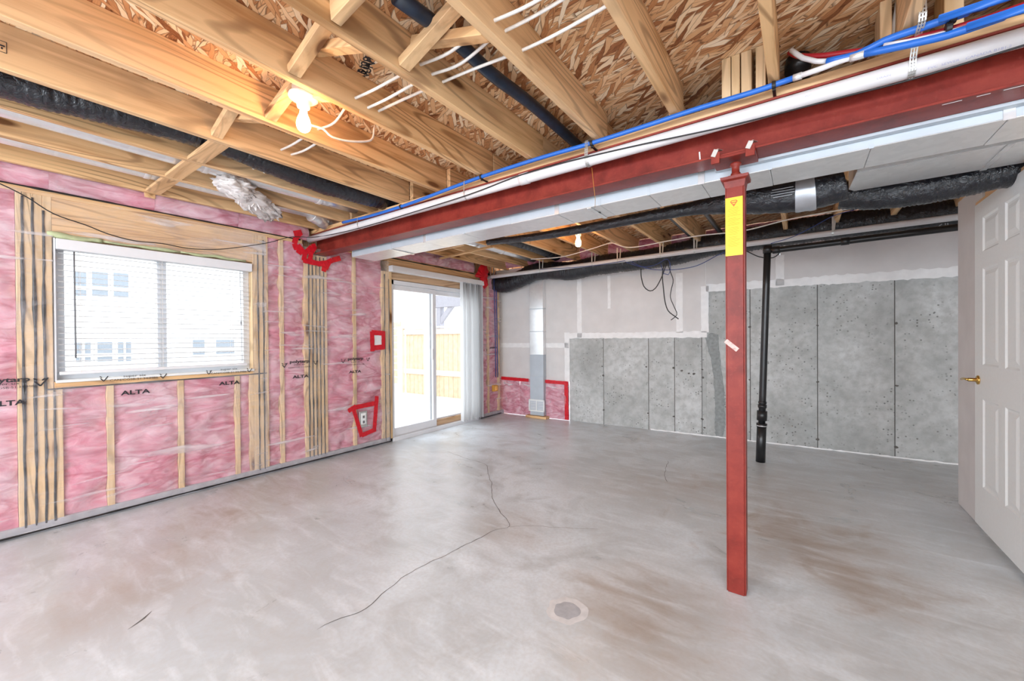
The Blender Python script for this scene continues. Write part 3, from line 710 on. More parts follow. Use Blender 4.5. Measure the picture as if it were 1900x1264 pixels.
# pink insulated strip under the drywall, left of the concrete
def lowbag(u0, u1, seed):
    n, m = 26, 18; vs = []; fs = []
    for i in range(n+1):
        for j in range(m+1):
            u = u0+(u1-u0)*i/n; z = .004+(ZA+.0)*j/m
            b = .03*math.sin(PI*i/n)*math.sin(PI*min(1, (j+1)/m))+.02*noise.noise(Vector((u*9, z*6, seed)))
            vs.append(wb(u, .004+b, z))
    for i in range(n):
        for j in range(m): a = i*(m+1)+j; fs.append((a, a+m+1, a+m+2, a+1))
    mesh('insulation_batt', vs, fs, M['pink'], wk, True)
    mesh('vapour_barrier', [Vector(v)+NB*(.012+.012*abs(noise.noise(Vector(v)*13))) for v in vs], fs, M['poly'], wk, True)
um = atb(965, 740)[0]; lowbag(UL+.05, um, 3); lowbag(um, -3.28, 8); lowbag(-3.28, U1+.0, 12)
def tapeb(u0, z0, u1, z1, w, d=.048):
    n = max(3, int(math.hypot(u1-u0, z1-z0)/.025)); L = math.hypot(u1-u0, z1-z0); nx, nz = -(z1-z0)/L, (u1-u0)/L; vs = []; fs = []
    for k in range(n+1):
        u, z = u0+(u1-u0)*k/n, z0+(z1-z0)*k/n; j = .004*noise.noise(Vector((u*30, z*30, 0)))
        for s in (-1, 1): vs.append(wb(u+nx*(w/2+j)*s, d+.004*noise.noise(Vector((u*25, z*25, s))), z+nz*(w/2+j)*s))
        if k: fs.append((2*k-2, 2*k, 2*k+1, 2*k-1))
    mesh('tape_strip', vs, fs, M['tape'], wk)
tapeb(UL+.12, ZA+.0, -3.42, ZA-.01, .05, .035); tapeb(-3.2, ZA-.01, U1-.02, ZA-.02, .05, .035); tapeb(U1-.035, ZA-.0, U1-.03, .01, .06, .03)

# ------------------------------------------------------------------ setting: wall_right and the six panel door
XR = .902
wr = empty('wall_right', (XR, 4.0, 0)); tag(wr, kind='structure')
ye = at(1778, 935, 'z', 0).y
yt = at(1828, 345, 'x', XR).y
box('drywall_sheet', XR, XR+.013, 3.72, ye, .004, 2.14, M['drywall'], wr)
box('drywall_sheet', XR+.013, XR+.125, ye-.013, ye, .004, 2.14, M['drywall'], wr)
for y in (3.74, 4.05): box('stud', XR+.014, XR+.102, y, y+.038, .01, 2.14, M['wood_z'], wr)
box('corner_bead', XR-.001, XR+.02, 3.70, 3.722, 1.95, 2.14, M['white_paint'], wr)
box('door_header', XR+.01, XR+.10, 2.75, 3.72, 2.05, 2.14, M['wood_y'], wr, .002)
box('head_jamb', XR-.014, XR+.11, 2.965, 3.765, 2.012, 2.030, M['wood_y'], wr, .001); box('hinge_jamb', XR-.014, XR+.11, 2.965, 2.983, .002, 2.012, M['wood_z'], wr, .001)
box('stud', XR+.012, XR+.10, 2.925, 2.963, .002, 2.05, M['wood_z'], wr, .002)
box('top_plate', XR+.01, XR+.10, 2.75, ye-.02, 2.14, 2.18, M['wood_y'], wr, .002)
d2 = empty('door_2', (.885, 3.35, 0)); tag(d2, kind='structure')
XL0, XL1 = .880, .915; DY1, DY0, DZ0, DZ1 = 3.745, 2.985, .03, 2.005
cols = [(3.385, 3.615), (3.09, 3.275)]
cols = [(3.372, 3.612), (3.105, 3.283)]
rows = [(.285, .815), (1.02, 1.60), (1.70, 1.905)]
g = G(); yy = [DY0, cols[1][0], cols[1][1], cols[0][0], cols[0][1], DY1]
for a, b in ((yy[0], yy[1]), (yy[2], yy[3]), (yy[4], yy[5])): g.box(XL0, XL1, a, b, DZ0, DZ1)
zz = [DZ0, rows[0][0], rows[0][1], rows[1][0], rows[1][1], rows[2][0], rows[2][1], DZ1]
for (a, b) in cols:
    for k in range(0, 8, 2): g.box(XL0, XL1, a, b, zz[k], zz[k+1])
leaf = g.build('door_leaf', M['white_paint'], d2)
for (a, b) in cols:
    for (c, e) in rows:
        rings = [(0, 0.0), (.010, .007), (.022, .007), (.046, .001)]
        vs = []; fs = []
        for ins, dp in rings: vs += [(XL0+dp, a+ins, c+ins), (XL0+dp, b-ins, c+ins), (XL0+dp, b-ins, e-ins), (XL0+dp, a+ins, e-ins)]
        for i in range(3):
            for k in range(4): fs.append((i*4+k, i*4+4+k, i*4+4+(k+1) % 4, i*4+(k+1) % 4))
        fs.append((12, 15, 14, 13)); mesh('panel', vs, fs, M['white_paint'], leaf)
hz2 = .925
hd = G().lathe((XL0, 3.68, hz2), [(.028, 0), (.028, -.006), (.020, -.010), (.011, -.012), (.011, -.042), (.010, -.046)], (1, 0, 0), 20)
hd.tube([(XL0-.045, 3.68, hz2), (XL0-.05, 3.70, hz2+.002), (XL0-.05, 3.745, hz2), (XL0-.047, 3.79, hz2-.006)], .0075, 10, .008)
hd.build('door_handle', M['brass'], d2, True)

# ------------------------------------------------------------------ steel beam, nailer and post
BY0, BY1, BZ0, BZ1 = 2.10, 2.235, 2.04, 2.241
bm_ = empty('steel_beam', (-1.0, 2.168, BZ0)); tag(bm_, 'long dark red steel I-beam carried across the ceiling on a post', 'beam')
XB0, XB1 = XW-.05, 3.2
box('bottom_flange', XB0, XB1, BY0, BY1, BZ0, BZ0+.009, M['red_steel'], bm_, .001)
box('top_flange', XB0, XB1, BY0, BY1, BZ1-.009, BZ1, M['red_dark'], bm_, .001)
box('web', XB0, XB1, 2.164, 2.171, BZ0+.009, BZ1-.009, M['red_steel'], bm_)
for k, (a, b) in enumerate(((1748, 1785), (1812, 1838), (1862, 1905))):
    p, q = at(a-0, 195-(a-1748)*.24, 'z', BZ0-.0006), at(b, 195-(b-1748)*.24, 'z', BZ0-.0006); 
    G().bar(p, q, .004, .0006, (0, 1, 0)).build('chalk_mark', M['mud'], bm_)
p = at(1299, 290, 'y', 2.163); G().bar((p.x, 2.163, p.z-.022), (p.x-.003, 2.163, p.z+.022), .006, .0006, (1, 0, 0)).build('chalk_mark', M['mud'], bm_)
nl = box('nailer_plate', XB0, XB1, 2.098, 2.236, BZ1+.0005, ZJ-.0005, M['wood_x'], None, .002); tag(nl, 'flat lumber plate bolted along the top of the red beam', 'lumber')
po = empty('steel_post', (-.252, 2.17, 0)); tag(po, 'square dark red steel post with screw jack and yellow label', 'post')
PX0, PX1, QY0, QY1 = -.292, -.212, 2.13, 2.21
bmx = bmesh.new(); bmesh.ops.create_cube(bmx, size=1)
for v in bmx.verts: v.co = Vector((-.252+v.co.x*.08, 2.17+v.co.y*.08, .97+v.co.z*1.936))
bmesh.ops.bevel(bmx, geom=[e for e in bmx.edges if abs(e.verts[0].co.z-e.verts[1].co.z) > 1], offset=.007, segments=3, affect='EDGES')
bmx.verts.index_update(); mesh('tube', [v.co.copy() for v in bmx.verts], [[v.index for v in f.verts] for f in bmx.faces], M['red_steel'], po); bmx.free()
g = G()                                        # the flared cap
prof = [(.040, 1.895), (.044, 1.925), (.056, 1.932), (.058, 1.944)]
vs = []; fs = []
for h, z in prof: vs += [(-.252-h, 2.17-h, z), (-.252+h, 2.17-h, z), (-.252+h, 2.17+h, z), (-.252-h, 2.17+h, z)]
for i in range(3):
    for k in range(4): fs.append((i*4+k, i*4+(k+1) % 4, i*4+4+(k+1) % 4, i*4+4+k))
fs.append((12, 13, 14, 15)); g.add(vs, fs); g.build('cap', M['red_steel'], po)
G().box(-.282, -.222, 2.14, 2.20, 1.944, 1.956, .002).build('nut_plate', M['red_steel'], po)
G().lathe((-.252, 2.17, 1.95), [(.021, 0), (.021, .02), (.0165, .022), (.0165, .05), (.024, .058), (.024, .068)], n=16).build('jack_screw', M['red_steel'], po, True)
box('saddle_plate', -.345, -.165, BY0-.006, BY1+.006, BZ0-.013, BZ0-.0005, M['red_steel'], po, .002)
for x in (-.325, -.185):
    g = G().box(x-.018, x+.018, BY0-.012, BY0-.003, BZ0-.03, BZ0+.02, .001).box(x-.018, x+.018, BY0-.02, BY0-.003, BZ0-.035, BZ0-.013, .001); g.build('saddle_tab', M['red_steel'], po)
    G().bar((x-.01, BY0-.015, BZ0+.0), (x+.004, BY0-.015, BZ0+.030), .020, .003, (1, 0, 0)).bar((x+.004, BY0-.015, BZ0+.030), (x+.018, BY0+.02, BZ0+.034), .020, .003, (1, 0, 0)).build('flange_clip', M['strap'], po)
lb = box('label', -.290, -.219, QY0-.0012, QY0-.0002, 1.578, 1.848, M['yellow'], po)
def front(pts, name, mat, y, par):
    vs = [(x, y, z) for x, z in pts]; mesh(name, vs, [tuple(range(len(vs)))], mat, par)
cx, cz = -.255, 1.822
front([(cx-.016, cz+.006), (cx-.010, cz+.013), (cx+.010, cz+.013), (cx+.016, cz+.006), (cx, cz-.018)], 'badge', M['orange'], QY0-.0016, lb)
front([(cx-.009, cz+.009), (cx+.009, cz+.009), (cx+.010, cz+.004), (cx-.010, cz+.004)], 'badge_text', M['yellow'], QY0-.002, lb)
front([(cx-.006, cz-.001), (cx+.006, cz-.001), (cx+.004, cz-.005), (cx-.004, cz-.005)], 'badge_text', M['yellow'], QY0-.002, lb)
g = G()
for k in range(30):
    z = 1.80-k*.0062; 
    if k in (7, 14, 21): continue
    w = .028*(.6+.4*abs(math.sin(k*2.3))); g.box(-.2545-w, -.2545+w-.006*(k % 3), QY0-.0016, QY0-.0012, z, z+.0016)
g.build('label_print', M['paper_ink'], lb)
p = at(1357, 641, 'y', QY0-.001); G().bar((p.x-.024, QY0-.001, p.z+.022), (p.x+.026, QY0-.001, p.z-.022), .02, .0012, (1, 0, 1)).build('tape_scrap', M['scrap'], po)

# ------------------------------------------------------------------ services along the beam
PYc, PZc, PR = 2.058, 2.174, .0305
pv = empty('drain_pipe', (XW, PYc, PZc)); tag(pv, 'white plastic drain pipe strapped along the near side of the red beam', 'pipe')
tube('pipe', [(XW+.005, PYc, PZc), (3.0, PYc, PZc)], PR, M['pvc'], pv, 24, .5)
p = at(968, 330, 'y', PYc-PR); G().lathe((p.x-.03, PYc, PZc), [(PR, 0), (PR+.004, .001), (PR+.004, .06), (PR, .061)], (1, 0, 0), 24).build('coupling', M['pvc'], pv, True)
def pt(body, px, py, s):
    q = at(px, py, 'y', PYc-PR); th = math.asin(max(-.9, min(.9, (q.z-PZc)/PR)))
    text(body, (q.x, PYc-PR*math.cos(th)-.0006, PZc+PR*math.sin(th)), s, M['blue_print'], pv, (PI/2-th*.8, 0, 0), 'CENTER', 1.3)
pt('PVC  SEWER', 1752, 116, .011); pt('DRAIN', 1640, 142, .010); pt('CANADA B181.2', 1836, 93, .011); pt('PVC', 1500, 178, .010)
def hanger(name, px, y0, label, holes=False, parent=None, zt=2.40):
    x = at(px, 260, 'y', PYc).x; o = empty(name, (x, PYc, zt)); tag(o, label, 'strap', 'hanger straps along the white drain pipe')
    R = PR+.003; loop = [(x, PYc-R*math.cos(t), PZc+R*math.sin(t)) for t in [PI*(.5-k/10) for k in range(3, 11)]]
    loop = ([(x+.004, y0, 2.315), (x+.003, y0, 2.25), (x+.002, PYc-R-.02, PZc+.05)] if y0 else [(x+.004, PYc-R, zt-.10), (x+.002, PYc-R, PZc+.05)])+[(x, PYc-R*math.cos(t), PZc-R*math.sin(t)) for t in [PI*k/10 for k in range(0, 11)]]+[(x+.0, PYc+R+.002, PZc+.03)]
    w = .02 if holes else .007
    if holes:
        g = G()
        for s in (-w/2+.0025, 0, w/2-.0025): g.strip([(a[0]+s, a[1], a[2]) for a in resample(loop, .02)], .0042, .0012, (1, 0, 0))
        L = resample(loop, .012)
        for k in range(0, len(L)-1): a = Vector(L[k]); b = Vector(L[min(k+1, len(L)-1)]); m = a.lerp(b, .35); g.bar(a, m, w, .0012, (1, 0, 0))
        g.build('band', M['strap'], o)
    else:
        G().strip(resample(loop, .015), w, .0012, (1, 0, 0)).build('band', M['strap'], o)
    
    return o
hanger('pipe_strap', 866, 0, 'thin wire strap hanging the white drain pipe beside its coupling', zt=2.36)
hanger('pipe_strap', 1092, 0, 'perforated strap under the white drain pipe midway along the beam', True, zt=2.37)
hanger('pipe_strap', 1690, 1.90, 'wide perforated metal strap over the blue pipes at the upper right', True, zt=2.41)
hanger('pipe_strap', 568, 0, 'strap holding the white drain pipe beside the window wall', zt=2.30)
hanger('pipe_strap', 668, 0, 'strap on the white drain pipe second from the window wall', zt=2.33)
YP = 2.035
def path(pts, y=0): return [at(a, b, 'y', YP+y-max(0, a-1470)/430*.17) for a, b in pts]
bp = empty('water_pipe', (-1.5, YP, 2.285)); tag(bp, 'long bright blue water pipe clipped along the plate above the beam', 'pipe')
tube('pipe', path(((636, 413), (690, 400), (760, 378), (850, 344), (900, 326), (1000, 294), (1090, 268), (1200, 233), (1300, 200), (1400, 170), (1472, 145))), .0115, M['blue'], bp, 12, .04)
a, b = path(((1472, 145), (1488, 140))); G().tube([a, b], .0135, 12).build('crimp_ring', M['galv_bright'], bp, True)
tube('white_length', path(((1484, 141), (1530, 125), (1560, 113), (1592, 103))), .0105, M['pvc'], bp, 12, .03)
a, b = path(((1578, 108), (1604, 100))); G().tube([a, b], .0145, 10).build('fitting', M['galv_bright'], bp, True)
tube('pipe', path(((1600, 101), (1680, 84), (1760, 65), (1830, 42), (1900, 17), (1990, -14)))+[Vector((3.2, 1.86, 2.24))], .0125, M['blue'], bp, 12, .03)
def wpipe(pts, r, mat, label, y=0): P = path(pts, y); P += [P[-1]+Vector((2.3, 0, -.03))] if pts[-1][0] > 1880 else []; o = tube('water_pipe', P, r, M[mat], None, 12, .03); tag(o, label, 'pipe'); return o
wpipe(((1534, 114), (1590, 101), (1640, 76), (1690, 58), (1762, 34), (1830, 10), (1900, -16)), .0125, 'blue', 'upper blue water pipe rising to the top right corner')
wpipe(((1464, 97), (1480, 104), (1520, 104), (1570, 98), (1640, 88), (1700, 71), (1770, 53), (1840, 31), (1900, 10), (1960, -12)), .0105, 'red_pipe', 'dark red water pipe running between the blue pipes at the right', .022)
wpipe(((1468, 93), (1490, 108), (1515, 114), (1534, 114)), .0095, 'pvc', 'short curved white pipe end joining the upper blue pipe', .01)
wpipe(((1640, 84), (1700, 74), (1760, 60), (1840, 38), (1900, 14), (1960, -8)), .0075, 'pvc', 'thin white pipe between the red and the lower blue pipe', .0)
for px, py in ((1436, 158), (1098, 266), (893, 328), (744, 383)):
    c = path(((px, py),))[0]; o = G().lathe((c.x-.007, c.y, c.z), [(.0145, 0), (.0155, .002), (.0155, .012), (.0145, .014)], (1, 0, 0), 14).box(c.x-.006, c.x+.006, c.y, c.y+.012, c.z-.022, c.z-.01).box(c.x-.006, c.x+.006, c.y+.008, 2.099, c.z-.018, c.z-.012).build('clip', M['cable_black'], bp, False)
for px, py, lab in ((1768, 33, 'black clip around the upper blue pipe at the right'), (1760, 52, 'black clip around the dark red pipe at the right')):
    c = path(((px, py),))[0]; o = G().lathe((c.x-.008, c.y, c.z), [(.016, 0), (.018, .002), (.018, .014), (.016, .016)], (1, 0, 0), 14).build('pipe_clip', M['cable_black']); tag(o, lab, 'clip')
ab = G().lathe((at(1480, 120, 'y', 2.25).x, 2.25, 2.28), [(.045, 0), (.045, .12), (.05, .121), (.05, .16), (.045, .161), (.045, .23)], n=20).build('pipe_stub', M['abs'], None, True); tag(ab, 'black pipe stub standing up beside the joist above the beam', 'pipe')
# black cable: hangs across the window wall, then follows the drain pipe
YC = PYc-PR-.006
pts = [at(x, y, 'x', XW+.05) for x, y in ((-60, 318), (0, 341), (50, 366), (100, 397), (160, 418), (200, 434), (250, 447), (300, 452), (350, 461), (400, 463), (450, 458), (500, 450), (540, 440))]
pts += [at(x, y, 'y', YC) for x, y in ((585, 440), (640, 430), (700, 414), (760, 396), (840, 371), (890, 354), (960, 327), (1030, 306), (1090, 291), (1200, 266), (1360, 232), (1560, 181), (1700, 145), (1900, 84), (2000, 52))]
o = tube('cable', pts, .0035, M['cable_black'], None, 6, .03); tag(o, 'thin black cable drooping over the window and along the white drain pipe', 'cable')
o = tube('ground_wire', [at(1098, 311, 'y', 2.09), at(1101, 340, 'y', 2.095), at(1104, 365, 'y', 2.10), at(1104, 385, 'y', 2.24)], .0012, M['ylw_box'], None, 5, .05); tag(o, 'thin orange wire hanging down the face of the red beam', 'wire')

# ------------------------------------------------------------------ white cables through the joists
def jf(px, py, i): return at(px, py, 'x', FJ[i]+.039)
def nm(rows, label):
    P = []
    for i, (pp) in rows:
        a = jf(*pp, i); P.append(a+Vector((-.05, 0, .004))); P.append(a)
        if i+1 < len(FJ): P.append(a+Vector((.16, random.uniform(-.01, .01), -.012)))
    P.append(P[-1]+Vector((.25, 0, .012)))
    o = tube('cable', P, .0062, M['cable_white'], None, 8, .03); tag(o, label, 'cable', 'white cables threaded through the joists'); return o
nm([(2, (470, 313)), (3, (522, 278)), (4, (590, 240)), (5, (660, 182)), (6, (780, 120)), (7, (918, 38))], 'white cable through the joists, the one farthest left of three')
nm([(5, (683, 200)), (6, (802, 138)), (7, (938, 57))], 'white cable through the joists, middle of the three')
nm([(2, (490, 320)), (3, (541, 287))], 'short white cable crossing below the black duct, right of its neighbour')
nm([(5, (703, 206)), (6, (822, 152)), (7, (970, 93))], 'white cable through the joists, nearest the beam of the three')
o = tube('cable', [at(1666, -8, 'y', 2.1), at(1663, 20, 'y', 2.1), at(1658, 45, 'y', 2.1), at(1656, 74, 'y', 2.1)], .007, M['cable_white'], None, 8, .02); tag(o, 'white cable dropping to the blue pipes beside the perforated strap', 'cable')
lp = [at(x, y, 'x', -1.95) for x, y in ((575, 232), (600, 240), (616, 254), (650, 262), (688, 260), (694, 240), (696, 232))]
o = tube('cable', [lp[0], lp[1], lp[2], lp[3], lp[4], lp[5], lp[6]], .0055, M['cable_white'], None, 8, .015); tag(o, 'white cable looped beside the near bare bulb', 'cable')

# ------------------------------------------------------------------ bare bulbs
def lamp(c, label, xl, xr):
    o = empty('bare_bulb_lamp', c); tag(o, label, 'lamp')
    x, y, z = c
    G().lathe((x, y, z), [(.050, .018), (.061, .016), (.063, .004), (.060, 0), (.042, -.010), (.030, -.016), (.027, -.040), (.022, -.042)], n=28).build('lamp_holder', M['porcelain'], o, True)
    G().lathe((x, y, z-.04), [(.013, 0), (.014, -.012), (.017, -.03), (.026, -.052), (.0305, -.072), (.0300, -.086), (.025, -.099), (.015, -.108), (.004, -.111)], n=24).build('bulb', M['bulb'], o, True)
    G().lathe((x, y, z+.018), [(.05, 0), (.05, .045)], n=8).build('junction_box', M['strap'], o)
    box('mounting_bar', xl, xr, y-.012, y+.012, z+.063, z+.068, M['strap'], o)
    return o
lamp((-1.865, .963, 2.31), 'lit bare bulb in a white porcelain holder between the near joists', FJ[4]+.038, FJ[5])
lamp((-1.86, 3.77, 2.285), 'lit bare bulb between the far joists beyond the beam', RJ[4]+.038, RJ[5])

# ------------------------------------------------------------------ ducts
def flex(name, pts, r, label, ribs=.028, amp=.05, n=22, step=.009, mat='flex', parent=None):
    def rf(dist, t, p): return r*(1+amp*(abs(math.sin(PI*dist/ribs+.8*noise.noise(Vector((p.x*3, p.y*3, t*1.5)))))-.5)+.05*noise.noise(p*9)+.05*noise.noise(Vector((dist*30, t*2.2, 3)))+.03*noise.noise(Vector((dist*70, t*4, 7))))
    o = G().tube(pts, r, n, step, rf).build(name, M[mat], parent, True)
    if label: tag(o, label, 'duct')
    return o
d = empty('flexible_duct', (-2.78, .5, 2.36)); tag(d, 'black flexible duct slung between the joists at the upper left', 'duct')
flex('sleeve', [(-2.79, -2.6, 2.36), (-2.78, -.6, 2.36), (-2.79, .1, 2.335), (-2.775, .45, 2.355), (-2.77, .87, 2.383), (-2.785, 1.25, 2.355), (-2.80, 1.6, 2.34), (-2.79, 1.95, 2.345), (-2.79, 2.25, 2.36)], .084, None, parent=d)
def rnd(x, z, r, y0, y1, label, mat='galv_bright', joints=()):
    o = empty('round_duct', (x, (y0+y1)/2, z)); tag(o, label, 'duct')
    G().tube([(x, y0, z), (x, y1, z)], r, 28, .4).build('tube', M[mat], o, True)
    for j in joints: G().lathe((x, j, z), [(r+.001, 0), (r+.004, .004), (r+.004, .03), (r+.001, .034)], (0, 1, 0), 28).build('joint_band', M['galv'], o, True)
    return o
rnd(-3.195, 2.375, .066, -2.7, 2.1, 'bright round metal duct between joists beside the black flexible duct', joints=(.98, 1.75))
rnd(-3.62, 2.375, .066, -2.7, 1.95, 'round metal duct in the joist bay closest to the window wall', 'galv', joints=(.78, 1.6))
o = flex('flexible_duct', [(-3.62, 1.93, 2.345), (-3.64, 2.02, 2.33), (-3.70, 2.12, 2.32), (-3.74, 2.2, 2.34)], .068, 'crinkled silver duct end beside the wall above the beam end', .014, .10, 20, .006, 'galv_bright')
o = tube('round_drain', [at(x, y, 'x', -1.135) for x, y in ((735, -8), (772, 20), (843, 74), (913, 138), (988, 195), (1068, 266), (1090, 285))], .029, M['navy'], None, 18, .08); tag(o, 'dark blue-black pipe running between two joists over the cables', 'pipe')
# the flat trunk duct behind the beam
TY0, TY1, TZ0, TZ1 = 2.275, 2.53, 1.992, 2.19
tk = empty('trunk_duct', (-1.5, 2.4, TZ0)); tag(tk, 'long flat sheet metal trunk duct behind the red beam', 'duct')
xs = [-3.52, -2.93, -2.5, -2.07, -1.64, -1.27, -.98, -.69, -.42, -.12, .24, .62, 1.0, 1.4, 2.4]
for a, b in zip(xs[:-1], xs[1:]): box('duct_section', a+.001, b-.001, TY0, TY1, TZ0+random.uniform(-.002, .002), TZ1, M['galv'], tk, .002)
for x in xs[1:-1]: G().box(x-.008, x+.008, TY0-.004, TY0+.0, TZ0-.002, TZ1, .0).build('drive_cleat', M['galv_white'], tk)
for x in xs[2:-1:3]: box('slip_cleat', x-.016, x+.016, TY0-.006, TY0-.001, TZ0-.003, TZ1, M['galv_bright'], tk, .001)
for x in (-2.93, -1.05): box('slip_cleat', x-.014, x+.014, TY0, TY1, TZ0-.006, TZ0-.001, M['galv_bright'], tk, .001)
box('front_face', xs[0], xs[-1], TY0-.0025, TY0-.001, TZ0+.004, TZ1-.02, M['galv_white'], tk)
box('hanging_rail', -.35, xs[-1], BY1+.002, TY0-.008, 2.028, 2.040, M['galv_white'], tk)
p = at(1111, 395, 'z', TZ0-.003); G().lathe((p.x, p.y, TZ0-.004), [(.013, 0), (.013, .002)], n=16).build('access_hole', M['cable_black'], tk)
t2 = empty('return_duct', (.8, 2.8, 2.04)); tag(t2, 'wide sheet metal duct with a slanted end at the upper right', 'duct')
n1, n2, n3 = at(1597, 298, 'z', 2.042), at(1573, 357, 'z', 2.042), at(1605, 350, 'z', 2.042)
yn = 2.715; yf = at(1750, 327, 'z', 2.042).y
P = [(n1.x, yn), (2.4, yn), (2.4, yf), (n2.x+.03, yf), (n2.x, yf-.05)]
vs = [(x, y, 2.042) for x, y in P]+[(x, y, 2.25) for x, y in P]; k = len(P)
mesh('duct_body', vs, [tuple(range(k-1, -1, -1)), tuple(range(k, 2*k))]+[(i, (i+1) % k, k+(i+1) % k, k+i) for i in range(k)], M['galv'], t2)
for x in (.75, 1.5): box('slip_cleat', x-.012, x+.012, yn, yf, 2.036, 2.041, M['galv_bright'], t2, .001)
box('edge_seam', n1.x, 2.4, yn-.006, yn+.004, 2.036, 2.06, M['galv_bright'], t2)
# black flexible duct behind the trunk
d = empty('flexible_duct', (-1.2, 2.8, 2.1)); tag(d, 'black flexible duct with silver tape band hung beyond the trunk duct', 'duct')
YK = 2.80
K = [at(x, y, 'y', YK) for x, y in ((905, 450), (990, 440), (1080, 425), (1180, 406), (1290, 386), (1340, 376), (1400, 368), (1470, 362), (1520, 352), (1550, 345), (1566, 340))]
R = [.026, .03, .033, .036, .042, .07, .093, .098, .096, .095, .09]
Pq = resample(K, .012); 
def rfk(dist, t, p, xs0=[q.x for q in K]):
    x = p.x; i = 0
    while i < len(xs0)-2 and x > xs0[i+1]: i += 1
    u = max(0, min(1, (x-xs0[i])/(xs0[i+1]-xs0[i]))); rr = R[i]+(R[i+1]-R[i])*u
    return rr*(1+.06*noise.noise(p*9)+.05*noise.noise(Vector((p.x*35, t*2.5, 1))))
G().tube(Pq, .05, 22, 0, rfk).build('sleeve', M['flex'], d, True)
ia = min(range(len(Pq)), key=lambda i: abs(Pq[i].x-at(1475, 362, 'y', YK).x)); ib = min(range(len(Pq)), key=lambda i: abs(Pq[i].x-at(1512, 355, 'y', YK).x))
G().tube(Pq[ia:ib+1], .05, 24, 0, lambda dd, t, p: rfk(dd, t, p)+.004, False).build('tape_band', M['silver_tape'], d, True)
pl = at(1452, 358, 'y', YK-.105)
for k, s in enumerate((.9, 1, 1, .8)): G().box(pl.x-.055*s, pl.x+.055*s, pl.y-.001, pl.y, pl.z+.022-.014*k, pl.z+.026-.014*k).build('printed_line', M['grey_print'], d)
flex('flexible_duct', [at(1560, 362, 'y', 3.2), at(1640, 360, 'y', 3.2), at(1740, 345, 'y', 3.2), at(1830, 325, 'y', 3.2), at(1950, 302, 'y', 3.2)], .085, 'ribbed black flexible duct under the wide duct at the right', .02, .09)
# black flexible duct along the back wall
YQ = 5.05
fq = flex('flexible_duct', [at(x, y, 'y', YQ) for x, y in ((896, 512), (915, 524), (935, 528), (960, 520), (990, 506), (1020, 502), (1060, 503), (1100, 494), (1150, 487), (1200, 481), (1260, 470), (1320, 455), (1380, 446), (1450, 435), (1520, 424), (1600, 415), (1700, 404), (1790, 395), (1860, 388))], .125, 'long black flexible duct sagging along the top of the back wall', .03, .05)
p = at(1750, 421, 'y', YQ-.135); text('6"', p, .07, M['grey_print'], fq, (PI/2, 0, .1), 'CENTER', 1.2)
rp = empty('waste_pipe', (-1.4, 4.80, 2.17)); tag(rp, 'white pipe crossing the room in front of the back wall duct', 'pipe')
A0, A1 = at(889, 517, 'y', 4.80), at(1790, 401, 'y', 4.80)
A1.z = A1.z; tube('pipe', [A0, A1+(A1-A0)*.03], .027, M['pvc'], rp, 18, .5)
for k, px in enumerate((912, 1003, 1100, 1147, 1226, 1289, 1545)):
    t = (px-889)/(1790-889); x = at(px, 480, 'y', 4.8).x; s = (x-A0.x)/(A1.x-A0.x); c = A0.lerp(A1, s)
    o = empty('pipe_strap', (c.x, c.y, c.z+.1)); tag(o, ('first', 'second', 'third', 'fourth', 'fifth', 'sixth', 'last')[k]+' strap from the patio door along the white back wall pipe', 'strap', 'straps on the white pipe by the back wall')
    R_ = .029; lp = [(c.x, c.y-R_, c.z+.15), (c.x, c.y-R_, c.z)]+[(c.x, c.y-R_*math.cos(a), c.z-R_*math.sin(a)) for a in [PI*i/8 for i in range(1, 8)]]+[(c.x+.01, c.y+R_, c.z), (c.x+.02, c.y+R_, c.z+.15)]
    G().strip(lp, .014, .0015, (1, 0, 0)).build('band', M['strap'], o)
# black vent stack with a branch
YA = 4.53
ac = empty('vent_stack', at(1411, 857, 'z', 0)); tag(ac, 'black upright drain pipe standing on the floor by the concrete wall', 'pipe')
b0, b1 = at(1411, 857, 'y', YA), at(1424, 462, 'y', YA); b0.z = 0; ax = (b1-b0)
def pa(z): return b0+ax*(z/ax.z)
tube('pipe', [pa(.3), pa(2.03)], .030, M['abs'], ac, 20, .3)
G().tube([pa(0), pa(.36)], .040, 20).build('lower_pipe', M['abs'], ac, True)
for z, rr, h in ((.34, .045, .03), (.40, .043, .09), (.52, .037, .03), (.56, .035, .02)): G().tube([pa(z), pa(z+h)], rr, 20).build('coupling', M['abs'], ac, True)
G().tube([pa(.345), pa(.352)], .0452, 20).build('silver_ring', M['galv_bright'], ac, True)
G().tube([pa(1.99), pa(2.06)], .037, 20).build('elbow', M['abs'], ac, True)
br = [pa(2.02)+Vector((.0, 0, 0)), at(1450, 463, 'y', YA), at(1600, 444, 'y', YA), at(1800, 419, 'y', YA)]
tube('branch', br, .027, M['abs'], ac, 18, .3)
for px in (1440, 1568): c = at(px, 464-(px-1440)*.125, 'y', YA); G().lathe((c.x-.03, c.y, c.z), [(.027, 0), (.033, .002), (.033, .058), (.027, .06)], (1, 0, 0), 18).build('coupling', M['abs'], ac, True)
